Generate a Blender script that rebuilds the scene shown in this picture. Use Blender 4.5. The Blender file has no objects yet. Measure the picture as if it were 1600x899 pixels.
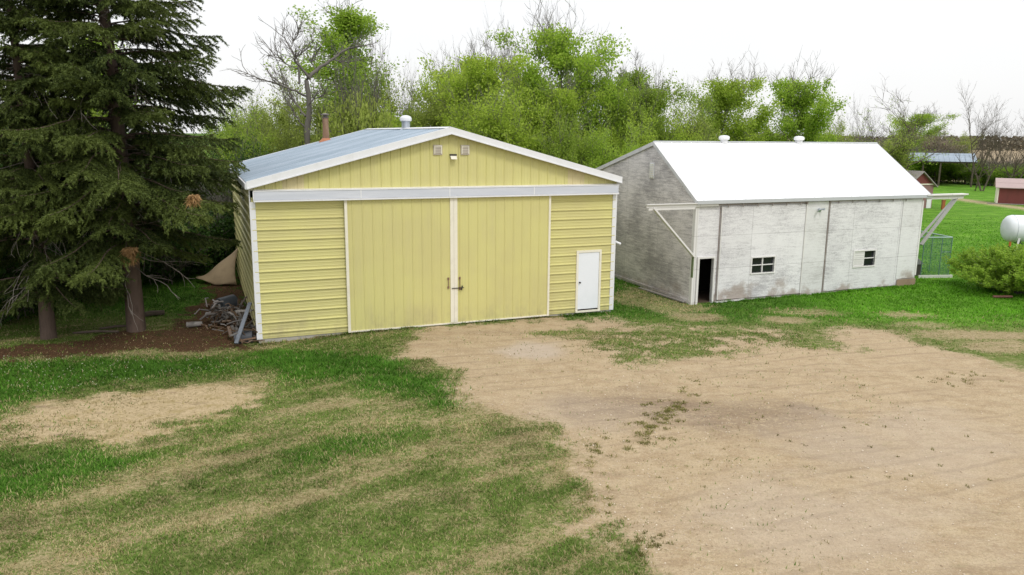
import bpy, math, random
import numpy as np
from mathutils import Matrix, Vector
R = math.radians
scene = bpy.context.scene
COL = scene.collection

# ------------------------------------------------------------------ camera
F, PITCH, ROLL, CAMH = 1205.05, 0.1949, 0.0093, 5.9615      # focal in px of a 1600 px wide frame
cam = bpy.data.cameras.new("camera"); camo = bpy.data.objects.new("camera", cam); COL.objects.link(camo)
cam.sensor_width = 36; cam.lens = F * 36 / 1600; cam.clip_start = .1; cam.clip_end = 6000
cp, sp = math.cos(PITCH), math.sin(PITCH)
fwd = Vector((0, cp, -sp)); up0 = Vector((0, sp, cp)); rt0 = Vector((1, 0, 0))
cr, sr = math.cos(ROLL), math.sin(ROLL)
rt = rt0 * cr + up0 * sr
up = up0 * cr - rt0 * sr
M = Matrix((rt, up, -fwd)).transposed().to_4x4(); M.translation = Vector((0, 0, CAMH))
camo.matrix_world = M
scene.camera = camo

# ------------------------------------------------------------------ light: bright overcast
SUN_EL, SUN_AZ = 52, 150       # azimuth clockwise from +Y
w = bpy.data.worlds.new("World"); scene.world = w; w.use_nodes = True
nt = w.node_tree; bg = nt.nodes['Background']
sky = nt.nodes.new('ShaderNodeTexSky'); sky.sky_type = 'NISHITA'; sky.sun_disc = False
sky.sun_elevation = R(SUN_EL); sky.sun_rotation = R(SUN_AZ); sky.dust_density = 3
mx = nt.nodes.new('ShaderNodeMix'); mx.data_type = 'RGBA'; mx.inputs['Factor'].default_value = .86
nt.links.new(sky.outputs[0], mx.inputs['A']); tcw = nt.nodes.new('ShaderNodeTexCoord'); spw = nt.nodes.new('ShaderNodeSeparateXYZ'); nt.links.new(tcw.outputs['Generated'], spw.inputs[0])
cz = nt.nodes.new('ShaderNodeTexNoise'); cz.inputs['Scale'].default_value = 2.2; cz.inputs['Detail'].default_value = 4; nt.links.new(tcw.outputs['Generated'], cz.inputs['Vector'])
mr = nt.nodes.new('ShaderNodeMapRange'); mr.inputs[1].default_value = 0; mr.inputs[2].default_value = 1; mr.inputs[3].default_value = 10.4; mr.inputs[4].default_value = 15.5; nt.links.new(spw.outputs[2], mr.inputs[0])
ad = nt.nodes.new('ShaderNodeMath'); ad.operation = 'MULTIPLY_ADD'; ad.inputs[1].default_value = 2.4; nt.links.new(cz.outputs['Fac'], ad.inputs[0]); nt.links.new(mr.outputs[0], ad.inputs[2])
cc = nt.nodes.new('ShaderNodeCombineColor')
for i_ in range(3): nt.links.new(ad.outputs[0], cc.inputs[i_])
nt.links.new(cc.outputs[0], mx.inputs['B'])
nt.links.new(mx.outputs['Result'], bg.inputs['Color']); bg.inputs['Strength'].default_value = .1
sl = bpy.data.lights.new("sun", 'SUN'); sl.energy = 1.4; sl.angle = R(15); sl.color = (1, .97, .92)
so = bpy.data.objects.new("sun", sl); COL.objects.link(so); so.location = (20, -20, 40)
dv = Vector((math.sin(R(SUN_AZ)) * math.cos(R(SUN_EL)), math.cos(R(SUN_AZ)) * math.cos(R(SUN_EL)), math.sin(R(SUN_EL))))
so.rotation_euler = dv.to_track_quat('Z', 'Y').to_euler()
scene.view_settings.view_transform = 'Standard'; scene.view_settings.look = 'None'
scene.view_settings.exposure = -0.1; scene.view_settings.gamma = 1
scene.render.resolution_x, scene.render.resolution_y = 1024, 575
scene.render.engine = 'CYCLES'
scene.cycles.max_bounces = 6; scene.cycles.transparent_max_bounces = 4

# ------------------------------------------------------------------ helpers
def ray(px, py):
    dx, dy = px - 800, py - 449.5
    u = dx * cr + dy * sr; v = -dx * sr + dy * cr
    X = u / F; U = -v / F
    return (X, cp + U * sp, -sp + U * cp)
def G(px, py, z0=0.):
    d = ray(px, py); t = (z0 - CAMH) / d[2]
    return (d[0] * t, d[1] * t)
def AT(px, py, Y):                       # the place at depth Y seen at px,py
    Y = Y * 1.1; d = ray(px, py); t = Y / d[1]
    return (d[0] * t, Y, CAMH + d[2] * t)

_seed = np.random.RandomState(7)
_tab = _seed.rand(256, 256)
def vnoise(x, y):
    xi = np.floor(x).astype(int); yi = np.floor(y).astype(int)
    fx = x - xi; fy = y - yi; fx = fx * fx * (3 - 2 * fx); fy = fy * fy * (3 - 2 * fy)
    a = _tab[xi & 255, yi & 255]; b = _tab[(xi + 1) & 255, yi & 255]
    c = _tab[xi & 255, (yi + 1) & 255]; d = _tab[(xi + 1) & 255, (yi + 1) & 255]
    return (a * (1 - fx) + b * fx) * (1 - fy) + (c * (1 - fx) + d * fx) * fy
def fbm(x, y, o=4):
    s = 0; a = .5; t = 0
    for i in range(o):
        s = s + a * vnoise(x * 2 ** i + 17.3 * i, y * 2 ** i + 5.1 * i); t += a; a *= .55
    return s / t
def sst(a, b, x):
    t = np.clip((x - a) / (b - a), 0, 1); return t * t * (3 - 2 * t)
def sdpoly(x, y, P):                     # signed distance, positive inside
    P = np.array(P); d = np.full(x.shape, 1e9); ins = np.zeros(x.shape, bool)
    n = len(P)
    for i in range(n):
        ax, ay = P[i]; bx, by = P[(i + 1) % n]
        ex, ey = bx - ax, by - ay
        t = np.clip(((x - ax) * ex + (y - ay) * ey) / (ex * ex + ey * ey + 1e-9), 0, 1)
        d = np.minimum(d, np.hypot(x - ax - t * ex, y - ay - t * ey))
        c = ((ay > y) != (by > y)) & (x < (bx - ax) * (y - ay) / (by - ay + 1e-12) + ax)
        ins ^= c
    return np.where(ins, d, -d)
def sdline(x, y, P):
    d = np.full(x.shape, 1e9)
    for (ax, ay), (bx, by) in zip(P[:-1], P[1:]):
        ex, ey = bx - ax, by - ay
        t = np.clip(((x - ax) * ex + (y - ay) * ey) / (ex * ex + ey * ey + 1e-9), 0, 1)
        d = np.minimum(d, np.hypot(x - ax - t * ex, y - ay - t * ey))
    return d

def tag(o, label=None, cat=None, group=None, kind=None):
    if label: o['label'] = label
    if cat: o['category'] = cat
    if group: o['group'] = group
    if kind: o['kind'] = kind
    return o
def empty(name, loc, rz=0, **k):
    o = bpy.data.objects.new(name, None); COL.objects.link(o)
    o.location = loc; o.rotation_euler = (0, 0, rz); o.empty_display_size = .3
    return tag(o, **k)

class MB:
    def __init__(s): s.v = []; s.f = []; s.m = []
    def add(s, vs, fs, mi=0):
        b = len(s.v); s.v += [tuple(p) for p in vs]
        for f in fs: s.f.append(tuple(i + b for i in f)); s.m.append(mi)
        return s
    def box(s, x0, x1, y0, y1, z0, z1, mi=0):
        vs = [(x, y, z) for z in (z0, z1) for y in (y0, y1) for x in (x0, x1)]
        return s.add(vs, [(0, 2, 3, 1), (4, 5, 7, 6), (0, 1, 5, 4), (2, 6, 7, 3), (0, 4, 6, 2), (1, 3, 7, 5)], mi)
    def beam(s, a, b, w, h, mi=0, upv=(0, 0, 1)):
        a = Vector(a); b = Vector(b); d = (b - a).normalized()
        u = Vector(upv)
        if abs(d.dot(u)) > .98: u = Vector((0, 1, 0))
        r = d.cross(u).normalized() * w / 2; u = r.cross(d).normalized() * h / 2
        vs = [p + q for p in (a, b) for q in (-r - u, r - u, r + u, -r + u)]
        return s.add(vs, [(0, 1, 2, 3), (4, 7, 6, 5), (0, 4, 5, 1), (1, 5, 6, 2), (2, 6, 7, 3), (3, 7, 4, 0)], mi)
    def tube(s, pts, rad, n=8, mi=0, cap=True):
        pts = [Vector(p) for p in pts]
        if not hasattr(rad, '__len__'): rad = [rad] * len(pts)
        vs = []; fs = []
        for i, p in enumerate(pts):
            d = (pts[min(i + 1, len(pts) - 1)] - pts[max(i - 1, 0)])
            d = d.normalized() if d.length > 1e-9 else Vector((0, 0, 1))
            a = Vector((0, 0, 1)) if abs(d.z) < .9 else Vector((1, 0, 0))
            u = d.cross(a).normalized(); v = d.cross(u)
            for k in range(n):
                t = 2 * math.pi * k / n
                vs.append(p + (u * math.cos(t) + v * math.sin(t)) * rad[i])
        for i in range(len(pts) - 1):
            for k in range(n):
                a = i * n + k; b = i * n + (k + 1) % n
                fs.append((a, b, b + n, a + n))
        if cap:
            fs.append(tuple(range(n))[::-1]); fs.append(tuple(range((len(pts) - 1) * n, len(pts) * n)))
        return s.add(vs, fs, mi)
    def lathe(s, c, prof, n=20, mi=0):   # profile of (r,z)
        vs = []; fs = []
        for r, z in prof:
            for k in range(n):
                t = 2 * math.pi * k / n
                vs.append((c[0] + r * math.cos(t), c[1] + r * math.sin(t), c[2] + z))
        for i in range(len(prof) - 1):
            for k in range(n):
                a = i * n + k; b = i * n + (k + 1) % n
                fs.append((a, b, b + n, a + n))
        fs.append(tuple(range(n))[::-1]); fs.append(tuple(range((len(prof) - 1) * n, len(prof) * n)))
        return s.add(vs, fs, mi)
    def build(s, name, mats, parent=None, smooth=False, bevel=0, **k):
        me = bpy.data.meshes.new(name); me.from_pydata(s.v, [], s.f)
        for m in (mats if isinstance(mats, (list, tuple)) else [mats]): me.materials.append(m)
        me.polygons.foreach_set('material_index', s.m)
        if smooth:
            me.polygons.foreach_set('use_smooth', [True] * len(s.f))
            try: me.set_sharp_from_angle(angle=R(40))
            except Exception: pass
        me.update()
        o = bpy.data.objects.new(name, me); COL.objects.link(o)
        if parent: o.parent = parent
        if bevel:
            b = o.modifiers.new('bevel', 'BEVEL'); b.width = bevel; b.segments = 2; b.limit_method = 'ANGLE'
        return tag(o, **k)

def np_mesh(name, V, Fc, mat, col=None, mi=None):
    me = bpy.data.meshes.new(name)
    n, k = Fc.shape
    me.vertices.add(len(V)); me.vertices.foreach_set('co', V.astype(np.float32).ravel())
    me.loops.add(n * k); me.loops.foreach_set('vertex_index', Fc.astype(np.int32).ravel())
    me.polygons.add(n); me.polygons.foreach_set('loop_start', np.arange(0, n * k, k, dtype=np.int32))
    try: me.polygons.foreach_set('loop_total', np.full(n, k, dtype=np.int32))
    except Exception: pass
    for m in (mat if isinstance(mat, (list, tuple)) else [mat]): me.materials.append(m)
    if mi is not None: me.polygons.foreach_set('material_index', mi.astype(np.int32))
    if col is not None:
        a = me.color_attributes.new('col', 'FLOAT_COLOR', 'POINT')
        c = np.ones((len(V), 4), np.float32); c[:, :3] = col
        a.data.foreach_set('color', c.ravel())
    me.update(calc_edges=True); me.validate()
    return me
def link(name, me, parent=None, **k):
    o = bpy.data.objects.new(name, me); COL.objects.link(o)
    if parent: o.parent = parent
    return tag(o, **k)

# ---- materials
class NT:
    def __init__(s, name):
        s.m = bpy.data.materials.new(name); s.m.use_nodes = True
        s.t = s.m.node_tree; s.b = s.t.nodes['Principled BSDF']
        s.tc = s.t.nodes.new('ShaderNodeTexCoord')
    def n(s, ty, **k):
        x = s.t.nodes.new(ty)
        for a, b in k.items(): setattr(x, a, b)
        return x
    def L(s, a, b): s.t.links.new(a, b)
    def noise(s, scale, stretch=(1, 1, 1), detail=4, rough=.55, src=None, rot=(0, 0, 0), dist=0):
        mp = s.n('ShaderNodeMapping'); mp.inputs['Scale'].default_value = stretch; mp.inputs['Rotation'].default_value = rot
        s.L(src or s.tc.outputs['Object'], mp.inputs[0])
        nz = s.n('ShaderNodeTexNoise'); nz.inputs['Scale'].default_value = scale
        nz.inputs['Detail'].default_value = detail; nz.inputs['Roughness'].default_value = rough
        nz.inputs['Distortion'].default_value = dist
        s.L(mp.outputs[0], nz.inputs['Vector']); return nz.outputs['Fac']
    def ramp(s, src, a, b, ca=(0, 0, 0, 1), cb=(1, 1, 1, 1)):
        r = s.n('ShaderNodeMapRange'); r.clamp = True; r.interpolation_type = 'SMOOTHSTEP'
        r.inputs[1].default_value = a; r.inputs[2].default_value = b
        s.L(src, r.inputs[0]); return r.outputs[0]
    def mix(s, f, a, b, mode='MIX'):
        x = s.n('ShaderNodeMix', data_type='RGBA', blend_type=mode)
        for v, i in ((f, 'Factor'), (a, 'A'), (b, 'B')):
            if isinstance(v, (int, float)): x.inputs[i].default_value = v
            elif isinstance(v, tuple): x.inputs[i].default_value = (*v, 1) if len(v) == 3 else v
            else: s.L(v, x.inputs[i])
        return x.outputs['Result']
    def math(s, op, a, b=0., c=None):
        x = s.n('ShaderNodeMath', operation=op)
        for i, v in enumerate((a, b) if c is None else (a, b, c)):
            if isinstance(v, (int, float)): x.inputs[i].default_value = v
            else: s.L(v, x.inputs[i])
        return x.outputs[0]
    def out(s, col, rough=.6, metal=0, bump=None, bs=.3, bd=.01, spec=.4):
        if isinstance(col, tuple): s.b.inputs['Base Color'].default_value = (*col, 1)
        else: s.L(col, s.b.inputs['Base Color'])
        if isinstance(rough, (int, float)): s.b.inputs['Roughness'].default_value = rough
        else: s.L(rough, s.b.inputs['Roughness'])
        s.b.inputs['Metallic'].default_value = metal
        s.b.inputs['Specular IOR Level'].default_value = spec
        if bump is not None:
            bn = s.n('ShaderNodeBump'); bn.inputs['Strength'].default_value = bs; bn.inputs['Distance'].default_value = bd
            s.L(bump, bn.inputs['Height']); s.L(bn.outputs[0], s.b.inputs['Normal'])
        return s.m

def worn(name, base, dark, amt=.35, scale=3., stretch=(1, 1, 1), rough=.5, metal=0, bs=.15, fine=40.):
    t = NT(name)
    a = t.ramp(t.noise(scale, stretch, 6, .65), .45, .75); b = t.noise(fine, (1, 1, 1), 3)
    c = t.mix(t.math('MULTIPLY', a, amt), base, dark)
    c = t.mix(.18, c, t.mix(b, tuple(x * .6 for x in base), tuple(min(1, x * 1.3) for x in base)))
    return t.out(c, rough, metal, b, bs, .01)

def yellow_metal(name, streak):          # streak = direction that stays uniform: 'z' or 'x'
    t = NT(name)
    st = (1, 1, .12) if streak == 'z' else (.15, .15, 1)
    big = t.noise(.5, (1, 1, 1), 3); s1 = t.noise(4, st, 5, .6); f = t.noise(60, (1, 1, 1), 2)
    c = t.mix(t.ramp(big, .35, .65), (.56, .515, .215), (.60, .565, .22))
    c = t.mix(t.math('MULTIPLY', t.ramp(s1, .45, .8), .28), c, (.49, .44, .235))
    # splash of dirt close to the ground and scattered scuffs
    sep = t.n('ShaderNodeSeparateXYZ'); t.L(t.tc.outputs['Object'], sep.inputs[0])
    lowz = t.math('MULTIPLY', t.ramp(sep.outputs[2], 1.0, -.1), t.ramp(t.noise(2.5, (1, 1, .5), 5, .7), .4, .7))
    c = t.mix(t.math('MULTIPLY', lowz, .6), c, (.36, .31, .18))
    sc = t.ramp(t.noise(9, (1, 1, .7), 6, .75), .66, .74)
    c = t.mix(t.math('MULTIPLY', sc, .35), c, (.36, .31, .13))
    c = t.mix(t.math('MULTIPLY', f, .1), c, (.9, .85, .5))
    return t.out(c, .42, 0, s1, .06, .01, .5)

def weathered(name, white, wood, lo, hi, stain=0, vertical=False):
    """white paint flaking off grey plywood; lo/hi set how much paint is left"""
    t = NT(name)
    tc = t.tc.outputs['Object']
    sep = t.n('ShaderNodeSeparateXYZ'); t.L(tc, sep.inputs[0])
    hor = t.noise(7, (.24, .24, 1.9), 8, .75, dist=.5)
    big = t.noise(.55, (1, 1, 1.3), 4, .6)
    fl = t.noise(24, (.7, .7, 1.1), 6, .85)
    m = t.math('ADD', t.math('MULTIPLY', hor, .38), t.math('ADD', t.math('MULTIPLY', big, .34), t.math('MULTIPLY', fl, .40)))
    k = t.ramp(m, lo, hi)
    wc = t.mix(t.noise(30, (.2, .2, 3), 4), tuple(x * .75 for x in wood), tuple(x * 1.35 for x in wood))
    wh = t.mix(t.noise(3, (1, 1, 1), 5), tuple(x * .86 for x in white), white)
    c = t.mix(k, wh, wc)
    # plywood sheets: every sheet has kept its paint a little differently
    def joint(src, per, wd):
        fr = t.math('FRACT', t.math('DIVIDE', src, per)); return t.math('LESS_THAN', fr, wd / per)
    horiz = t.math('ADD', sep.outputs[0], sep.outputs[1])
    cell = t.math('ADD', t.math('FLOOR', t.math('DIVIDE', horiz, 2.44)), t.math('MULTIPLY', t.math('FLOOR', t.math('DIVIDE', sep.outputs[2], 1.22)), 7.3))
    wn = t.n('ShaderNodeTexWhiteNoise', noise_dimensions='1D'); t.L(cell, wn.inputs['W'])
    c = t.mix(t.math('MULTIPLY', wn.outputs[0], .16), c, tuple(x * .8 for x in wood))
    j = t.math('MAXIMUM', joint(horiz, 2.44, .02), joint(sep.outputs[2], 1.22, .016))
    c = t.mix(t.math('MULTIPLY', j, .38), c, (.16, .15, .14))
    if stain:
        e = t.math('ADD', sep.outputs[2], t.math('MULTIPLY', t.ramp(t.noise(.8, (1, 1, 1), 5, .6), .38, .68), -.75))
        e = t.ramp(e, .08, -.35)
        c = t.mix(t.math('MULTIPLY', e, stain), c, (.25, .17, .11))
    return t.out(c, .85, 0, t.math('ADD', m, 0), .5, .012, .15)

def leafmat(name, c1, c2, transl=.35):
    t = NT(name)
    at = t.n('ShaderNodeAttribute', attribute_name='col'); sp_ = t.n('ShaderNodeSeparateColor'); t.L(at.outputs['Color'], sp_.inputs[0])
    oi = t.n('ShaderNodeObjectInfo')
    c = t.mix(sp_.outputs[0], c1, c2)
    c = t.mix(t.math('MULTIPLY', oi.outputs['Random'], .3), c, tuple(x * .6 for x in c1))
    t.L(c, t.b.inputs['Base Color']); t.b.inputs['Roughness'].default_value = .6
    t.b.inputs['Specular IOR Level'].default_value = .25
    tr = t.n('ShaderNodeBsdfTranslucent'); t.L(c, tr.inputs['Color'])
    ms = t.n('ShaderNodeMixShader'); ms.inputs[0].default_value = transl
    out = t.t.nodes['Material Output']
    t.L(t.b.outputs[0], ms.inputs[1]); t.L(tr.outputs[0], ms.inputs[2]); t.L(ms.outputs[0], out.inputs['Surface'])
    return t.m
def colmat(name, rough=.8, transl=0):    # colour straight from the 'col' attribute
    t = NT(name); at = t.n('ShaderNodeAttribute', attribute_name='col')
    t.L(at.outputs['Color'], t.b.inputs['Base Color']); t.b.inputs['Roughness'].default_value = rough
    t.b.inputs['Specular IOR Level'].default_value = .15
    if transl:
        tr = t.n('ShaderNodeBsdfTranslucent'); t.L(at.outputs['Color'], tr.inputs['Color'])
        ms = t.n('ShaderNodeMixShader'); ms.inputs[0].default_value = transl
        t.L(t.b.outputs[0], ms.inputs[1]); t.L(tr.outputs[0], ms.inputs[2]); t.L(ms.outputs[0], t.t.nodes['Material Output'].inputs['Surface'])
    return t.m

YV = yellow_metal('yellow_metal_vertical', 'z'); YH = yellow_metal('yellow_metal_horizontal', 'x')
YB = worn('faded_beige_metal', (.62, .54, .30), (.5, .42, .25), .4, 3, (1, 1, .2), .45)
WT = worn('white_trim', (.76, .77, .80), (.5, .5, .5), .25, 3, (1, 1, .3), .4)
CT = worn('cream_trim', (.80, .76, .64), (.5, .46, .36), .3, 3, (1, 1, 1), .45)
GH = worn('grey_header', (.56, .59, .66), (.72, .74, .80), .9, 1.4, (.25, 1, 3), .38)
WD = worn('white_door', (.80, .84, .90), (.66, .7, .74), .3, 1.2, (1, 1, 1), .35)
CONC = worn('concrete', (.42, .40, .36), (.2, .18, .15), .6, 3, (1, 1, 1), .9)
DARKM = worn('dark_iron', (.03, .03, .03), (.08, .05, .03), .5, 8, (1, 1, 1), .6)
BLACK = worn('unlit_interior', (.015, .014, .012), (.02, .018, .015), .3, 2, (1, 1, 1), .9)  # darkness of the interiors is put into this near-black colour
GALV = worn('galvanised', (.50, .54, .60), (.36, .40, .45), .5, 4, (1, 1, .4), .4, .5)
RUST = worn('rusty_pipe', (.22, .13, .08), (.36, .25, .17), .7, 5, (1, 1, .3), .75)
RUSTO = worn('rusty_flashing', (.42, .17, .09), (.55, .28, .16), .7, 5, (1, 1, 1), .8)
WHROOF = worn('white_roof_paint', (.93, .94, .95), (.88, .88, .88), .3, 1, (1, 1, 1), .45)
TRIMW = weathered('flaking_trim_paint', (.82, .81, .79), (.33, .31, .28), .62, .76)
BARNF = weathered('flaking_white_front', (.87, .865, .875), (.40, .39, .405), .50, .70, .6)
BARNG = weathered('flaking_grey_gable', (.86, .82, .81), (.31, .295, .30), .46, .66, .3)
BARNP = weathered('painted_panel', (.83, .83, .83), (.42, .41, .40), .52, .74, .6)
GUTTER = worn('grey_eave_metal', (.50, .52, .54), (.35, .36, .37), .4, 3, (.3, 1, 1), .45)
TRACKM = worn('old_track', (.27, .23, .21), (.50, .46, .43), .8, 4, (.4, 1, 1), .8)
GLASS = NT('dark_glass').out((.012, .014, .018), .12, 0, spec=.6)
BARK = worn('bark', (.115, .09, .07), (.05, .04, .03), .8, 8, (1, 1, .25), .95, 0, .6, 30)
BARKG = worn('grey_bark', (.17, .155, .135), (.08, .07, .06), .8, 8, (1, 1, .25), .95, 0, .5, 30)
SNAGM = worn('dead_bark', (.17, .155, .14), (.08, .07, .06), .7, 6, (1, 1, .25), .95, 0, .5, 30)
BARKD = worn('dead_wood', (.30, .28, .26), (.13, .11, .10), .7, 6, (1, 1, .25), .95, 0, .5, 30)
BARKS = worn('spruce_bark', (.135, .095, .075), (.055, .04, .032), .8, 7, (1, 1, .3), .95, 0, .8, 25)

def roofmetal():
    t = NT('galvanised_roof')
    big = t.noise(.5, (.3, 2.2, 1), 5, .65); s = t.noise(2.0, (.25, 3, 1), 6, .7); f = t.noise(30, (1, 1, 1), 3)
    c = t.mix(t.ramp(big, .35, .65), (.20, .265, .33), (.30, .37, .45))
    c = t.mix(t.math('MULTIPLY', t.ramp(s, .45, .75), .5), c, (.42, .48, .55))
    c = t.mix(t.math('MULTIPLY', t.ramp(t.noise(3, (1, 1, 1), 5, .7), .6, .75), .35), c, (.22, .26, .31))
    c = t.mix(t.math('MULTIPLY', f, .2), c, (.3, .34, .38))
    return t.out(c, .45, .15, f, .1, .01, .5)
ROOFM = roofmetal()

# ------------------------------------------------------------------ ground masks in metres
PX = lambda *pts: [G(*p) for p in pts]
P_dirt = PX((688, 511), (640, 532), (612, 548), (655, 560), (712, 578), (716, 615), (790, 650), (862, 663), (905, 705), (912, 765), (935, 825), (985, 870), (1015, 899)) \
    + [(2.4, 7.0), (3.5, 2), (30, 0), (34, 15), (30, 21.)] + PX((1600, 572), (1500, 548), (1440, 530), (1400, 513), (1330, 508), (1270, 520), (1200, 508), (1100, 505), (1010, 500), (950, 494), (860, 494))
P_thin = PX((850, 520), (910, 500), (1000, 492), (1100, 485), (1190, 500), (1330, 520), (1350, 545), (1200, 540), (1080, 560), (980, 565), (900, 550))
P_bare = PX((-60, 690), (0, 655), (70, 622), (180, 602), (300, 592), (405, 596), (398, 632), (300, 655), (225, 688), (100, 692), (0, 703), (-60, 720))
P_mulch = PX((-80, 552), (90, 536), (200, 514), (270, 505), (318, 470), (330, 440), (380, 430), (408, 505), (400, 540), (300, 545), (230, 545), (130, 555), (0, 562), (-80, 568))
P_lush1 = PX((385, 545), (560, 540), (640, 558), (700, 580), (725, 615), (700, 640), (560, 600), (420, 590), (350, 560))
P_lush2 = PX((-40, 700), (120, 700), (200, 720), (80, 760), (-40, 780))
P_lush3 = PX((360, 730), (440, 700), (560, 672), (640, 680), (520, 730), (420, 745))
P_lush4 = PX((1100, 478), (1200, 462), (1290, 455), (1440, 440), (1700, 450), (1750, 560), (1560, 545), (1450, 515), (1340, 490), (1240, 510), (1150, 500))
P_dark = PX((-80, 566), (200, 552), (400, 548), (380, 585), (250, 600), (60, 618), (-80, 660))
P_side = PX((940, 470), (975, 445), (1000, 448), (1075, 470), (1120, 478), (1060, 492), (990, 480))
SPOTS = [(G(1000, 630), 2.0, .7, .95), (G(1135, 640), 2.4, .6, .85), (G(1180, 625), .9, .3, .5), (G(960, 625), .8, .3, .6), (G(1340, 700), 2, .3, .25)]
PALE = [(G(832, 545), .9, .45, .9), (G(1480, 690), 3, 1., .4), (G(1300, 800), 2.5, .8, .4), (G(930, 640), 2, .6, .25)]
STRAWSPOTS = [(G(1080, 492), 1.2, .35, .8), (G(1260, 486), 1.5, .3, .7), (G(1415, 490), 1.3, .3, .8), (G(1540, 520), 2.2, .35, .9), (G(1450, 505), 1.2, .25, .6), (G(1590, 540), 1.6, .4, .8), (G(1225, 498), 1.2, .3, .9), (G(680, 540), .8, .3, .8)]
TRACK = [G(1440, 305), G(1510, 313), G(1560, 319), G(1640, 331), G(1800, 345)]
def ell(x, y, spots, ns):
    o = np.zeros(x.shape)
    for (cx, cy), a, b, s in spots:
        d = np.sqrt(((x - cx) / a) ** 2 + ((y - cy) / (b * 2.2)) ** 2)
        o = np.maximum(o, s * sst(1.25, .35, d + (ns - .5) * 1.4))
    return o
def masks(x, y):
    n1 = fbm(x * .9, y * .9, 4); n2 = fbm(x * 3.1 + 40, y * 3.1, 3); n3 = fbm(x * .22 + 9, y * .22 + 3, 3)
    edge = (n1 - .5) * 1.5 + (n2 - .5) * .8
    dirt = sst(-.55, .42, sdpoly(x, y, P_dirt) + edge)
    thin = sst(-.4, .9, sdpoly(x, y, P_thin) + edge * 1.5)
    dirt = dirt * (1 - .72 * thin * sst(.36, .6, n1 * .6 + n2 * .4 + .06))
    bare = sst(-.25, .6, sdpoly(x, y, P_bare) + edge * 1.1)
    mulch = sst(-.3, .4, sdpoly(x, y, P_mulch) + edge)
    # old mowing passes: straw streaks running away to the right
    ang = R(38); sx = x * math.cos(ang) + y * math.sin(ang); sy = -x * math.sin(ang) + y * math.cos(ang)
    st = fbm(sx * .45 + 3, sy * 1.35, 4)
    st2 = fbm(sx * .9 + 30, sy * 2.6, 3)
    dry = .74 * sst(.38, .72, st * .42 + st2 * .36 + n3 * .24)
    lawn = sst(1.5, -1.5, x - 2.8 + (y - 13) * -.1) * sst(26.5, 22, y)
    dry = dry * lawn
    lush = np.maximum.reduce([sst(-.5, .9, sdpoly(x, y, P_lush1) + edge * 1.4), .8 * sst(-.5, .9, sdpoly(x, y, P_lush2) + edge * 1.4),
                              .75 * sst(-.5, .9, sdpoly(x, y, P_lush3) + edge * 1.4), sst(-.5, .9, sdpoly(x, y, P_dark) + edge)])
    lush = np.maximum(lush, sst(22.7, 27, y + edge * .7))
    dry = dry * (1 - .9 * lush)
    stp = ell(x, y, STRAWSPOTS, n1); side = sst(-.3, .5, sdpoly(x, y, P_side) + edge)
    dry = np.maximum(dry, np.maximum(stp, side * .75))
    track = sst(1.5, .5, sdline(x, y, TRACK) + edge * .8) * .8
    dirt = np.maximum(dirt, np.maximum(track, stp * .45))
    dark = ell(x, y, SPOTS, n1); pale = ell(x, y, PALE, n1)
    far = sst(116, 124, y + x * .12 + (n3 - .5) * 20) * sst(-10, 25, x)
    return dict(dirt=dirt, bare=bare, mulch=mulch, dry=dry, lush=lush, dark=dark, pale=pale, field=far, n1=n1, n2=n2, n3=n3)
def gz(x, y):
    x = np.asarray(x, float); y = np.asarray(y, float)
    h = -.045 + (fbm(x * .35, y * .35, 3) - .5) * .07
    h = h - .09 * sst(3.2, .5, np.hypot(x + 7.6, y - 21.4)) - .05 * sst(3, .5, np.hypot(x - 3.4, y - 26))
    d = np.hypot(x, y)
    return h * sst(400, 60, d)
def g0(x, y): return float(gz(np.array([x]), np.array([y]))[0])

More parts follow.
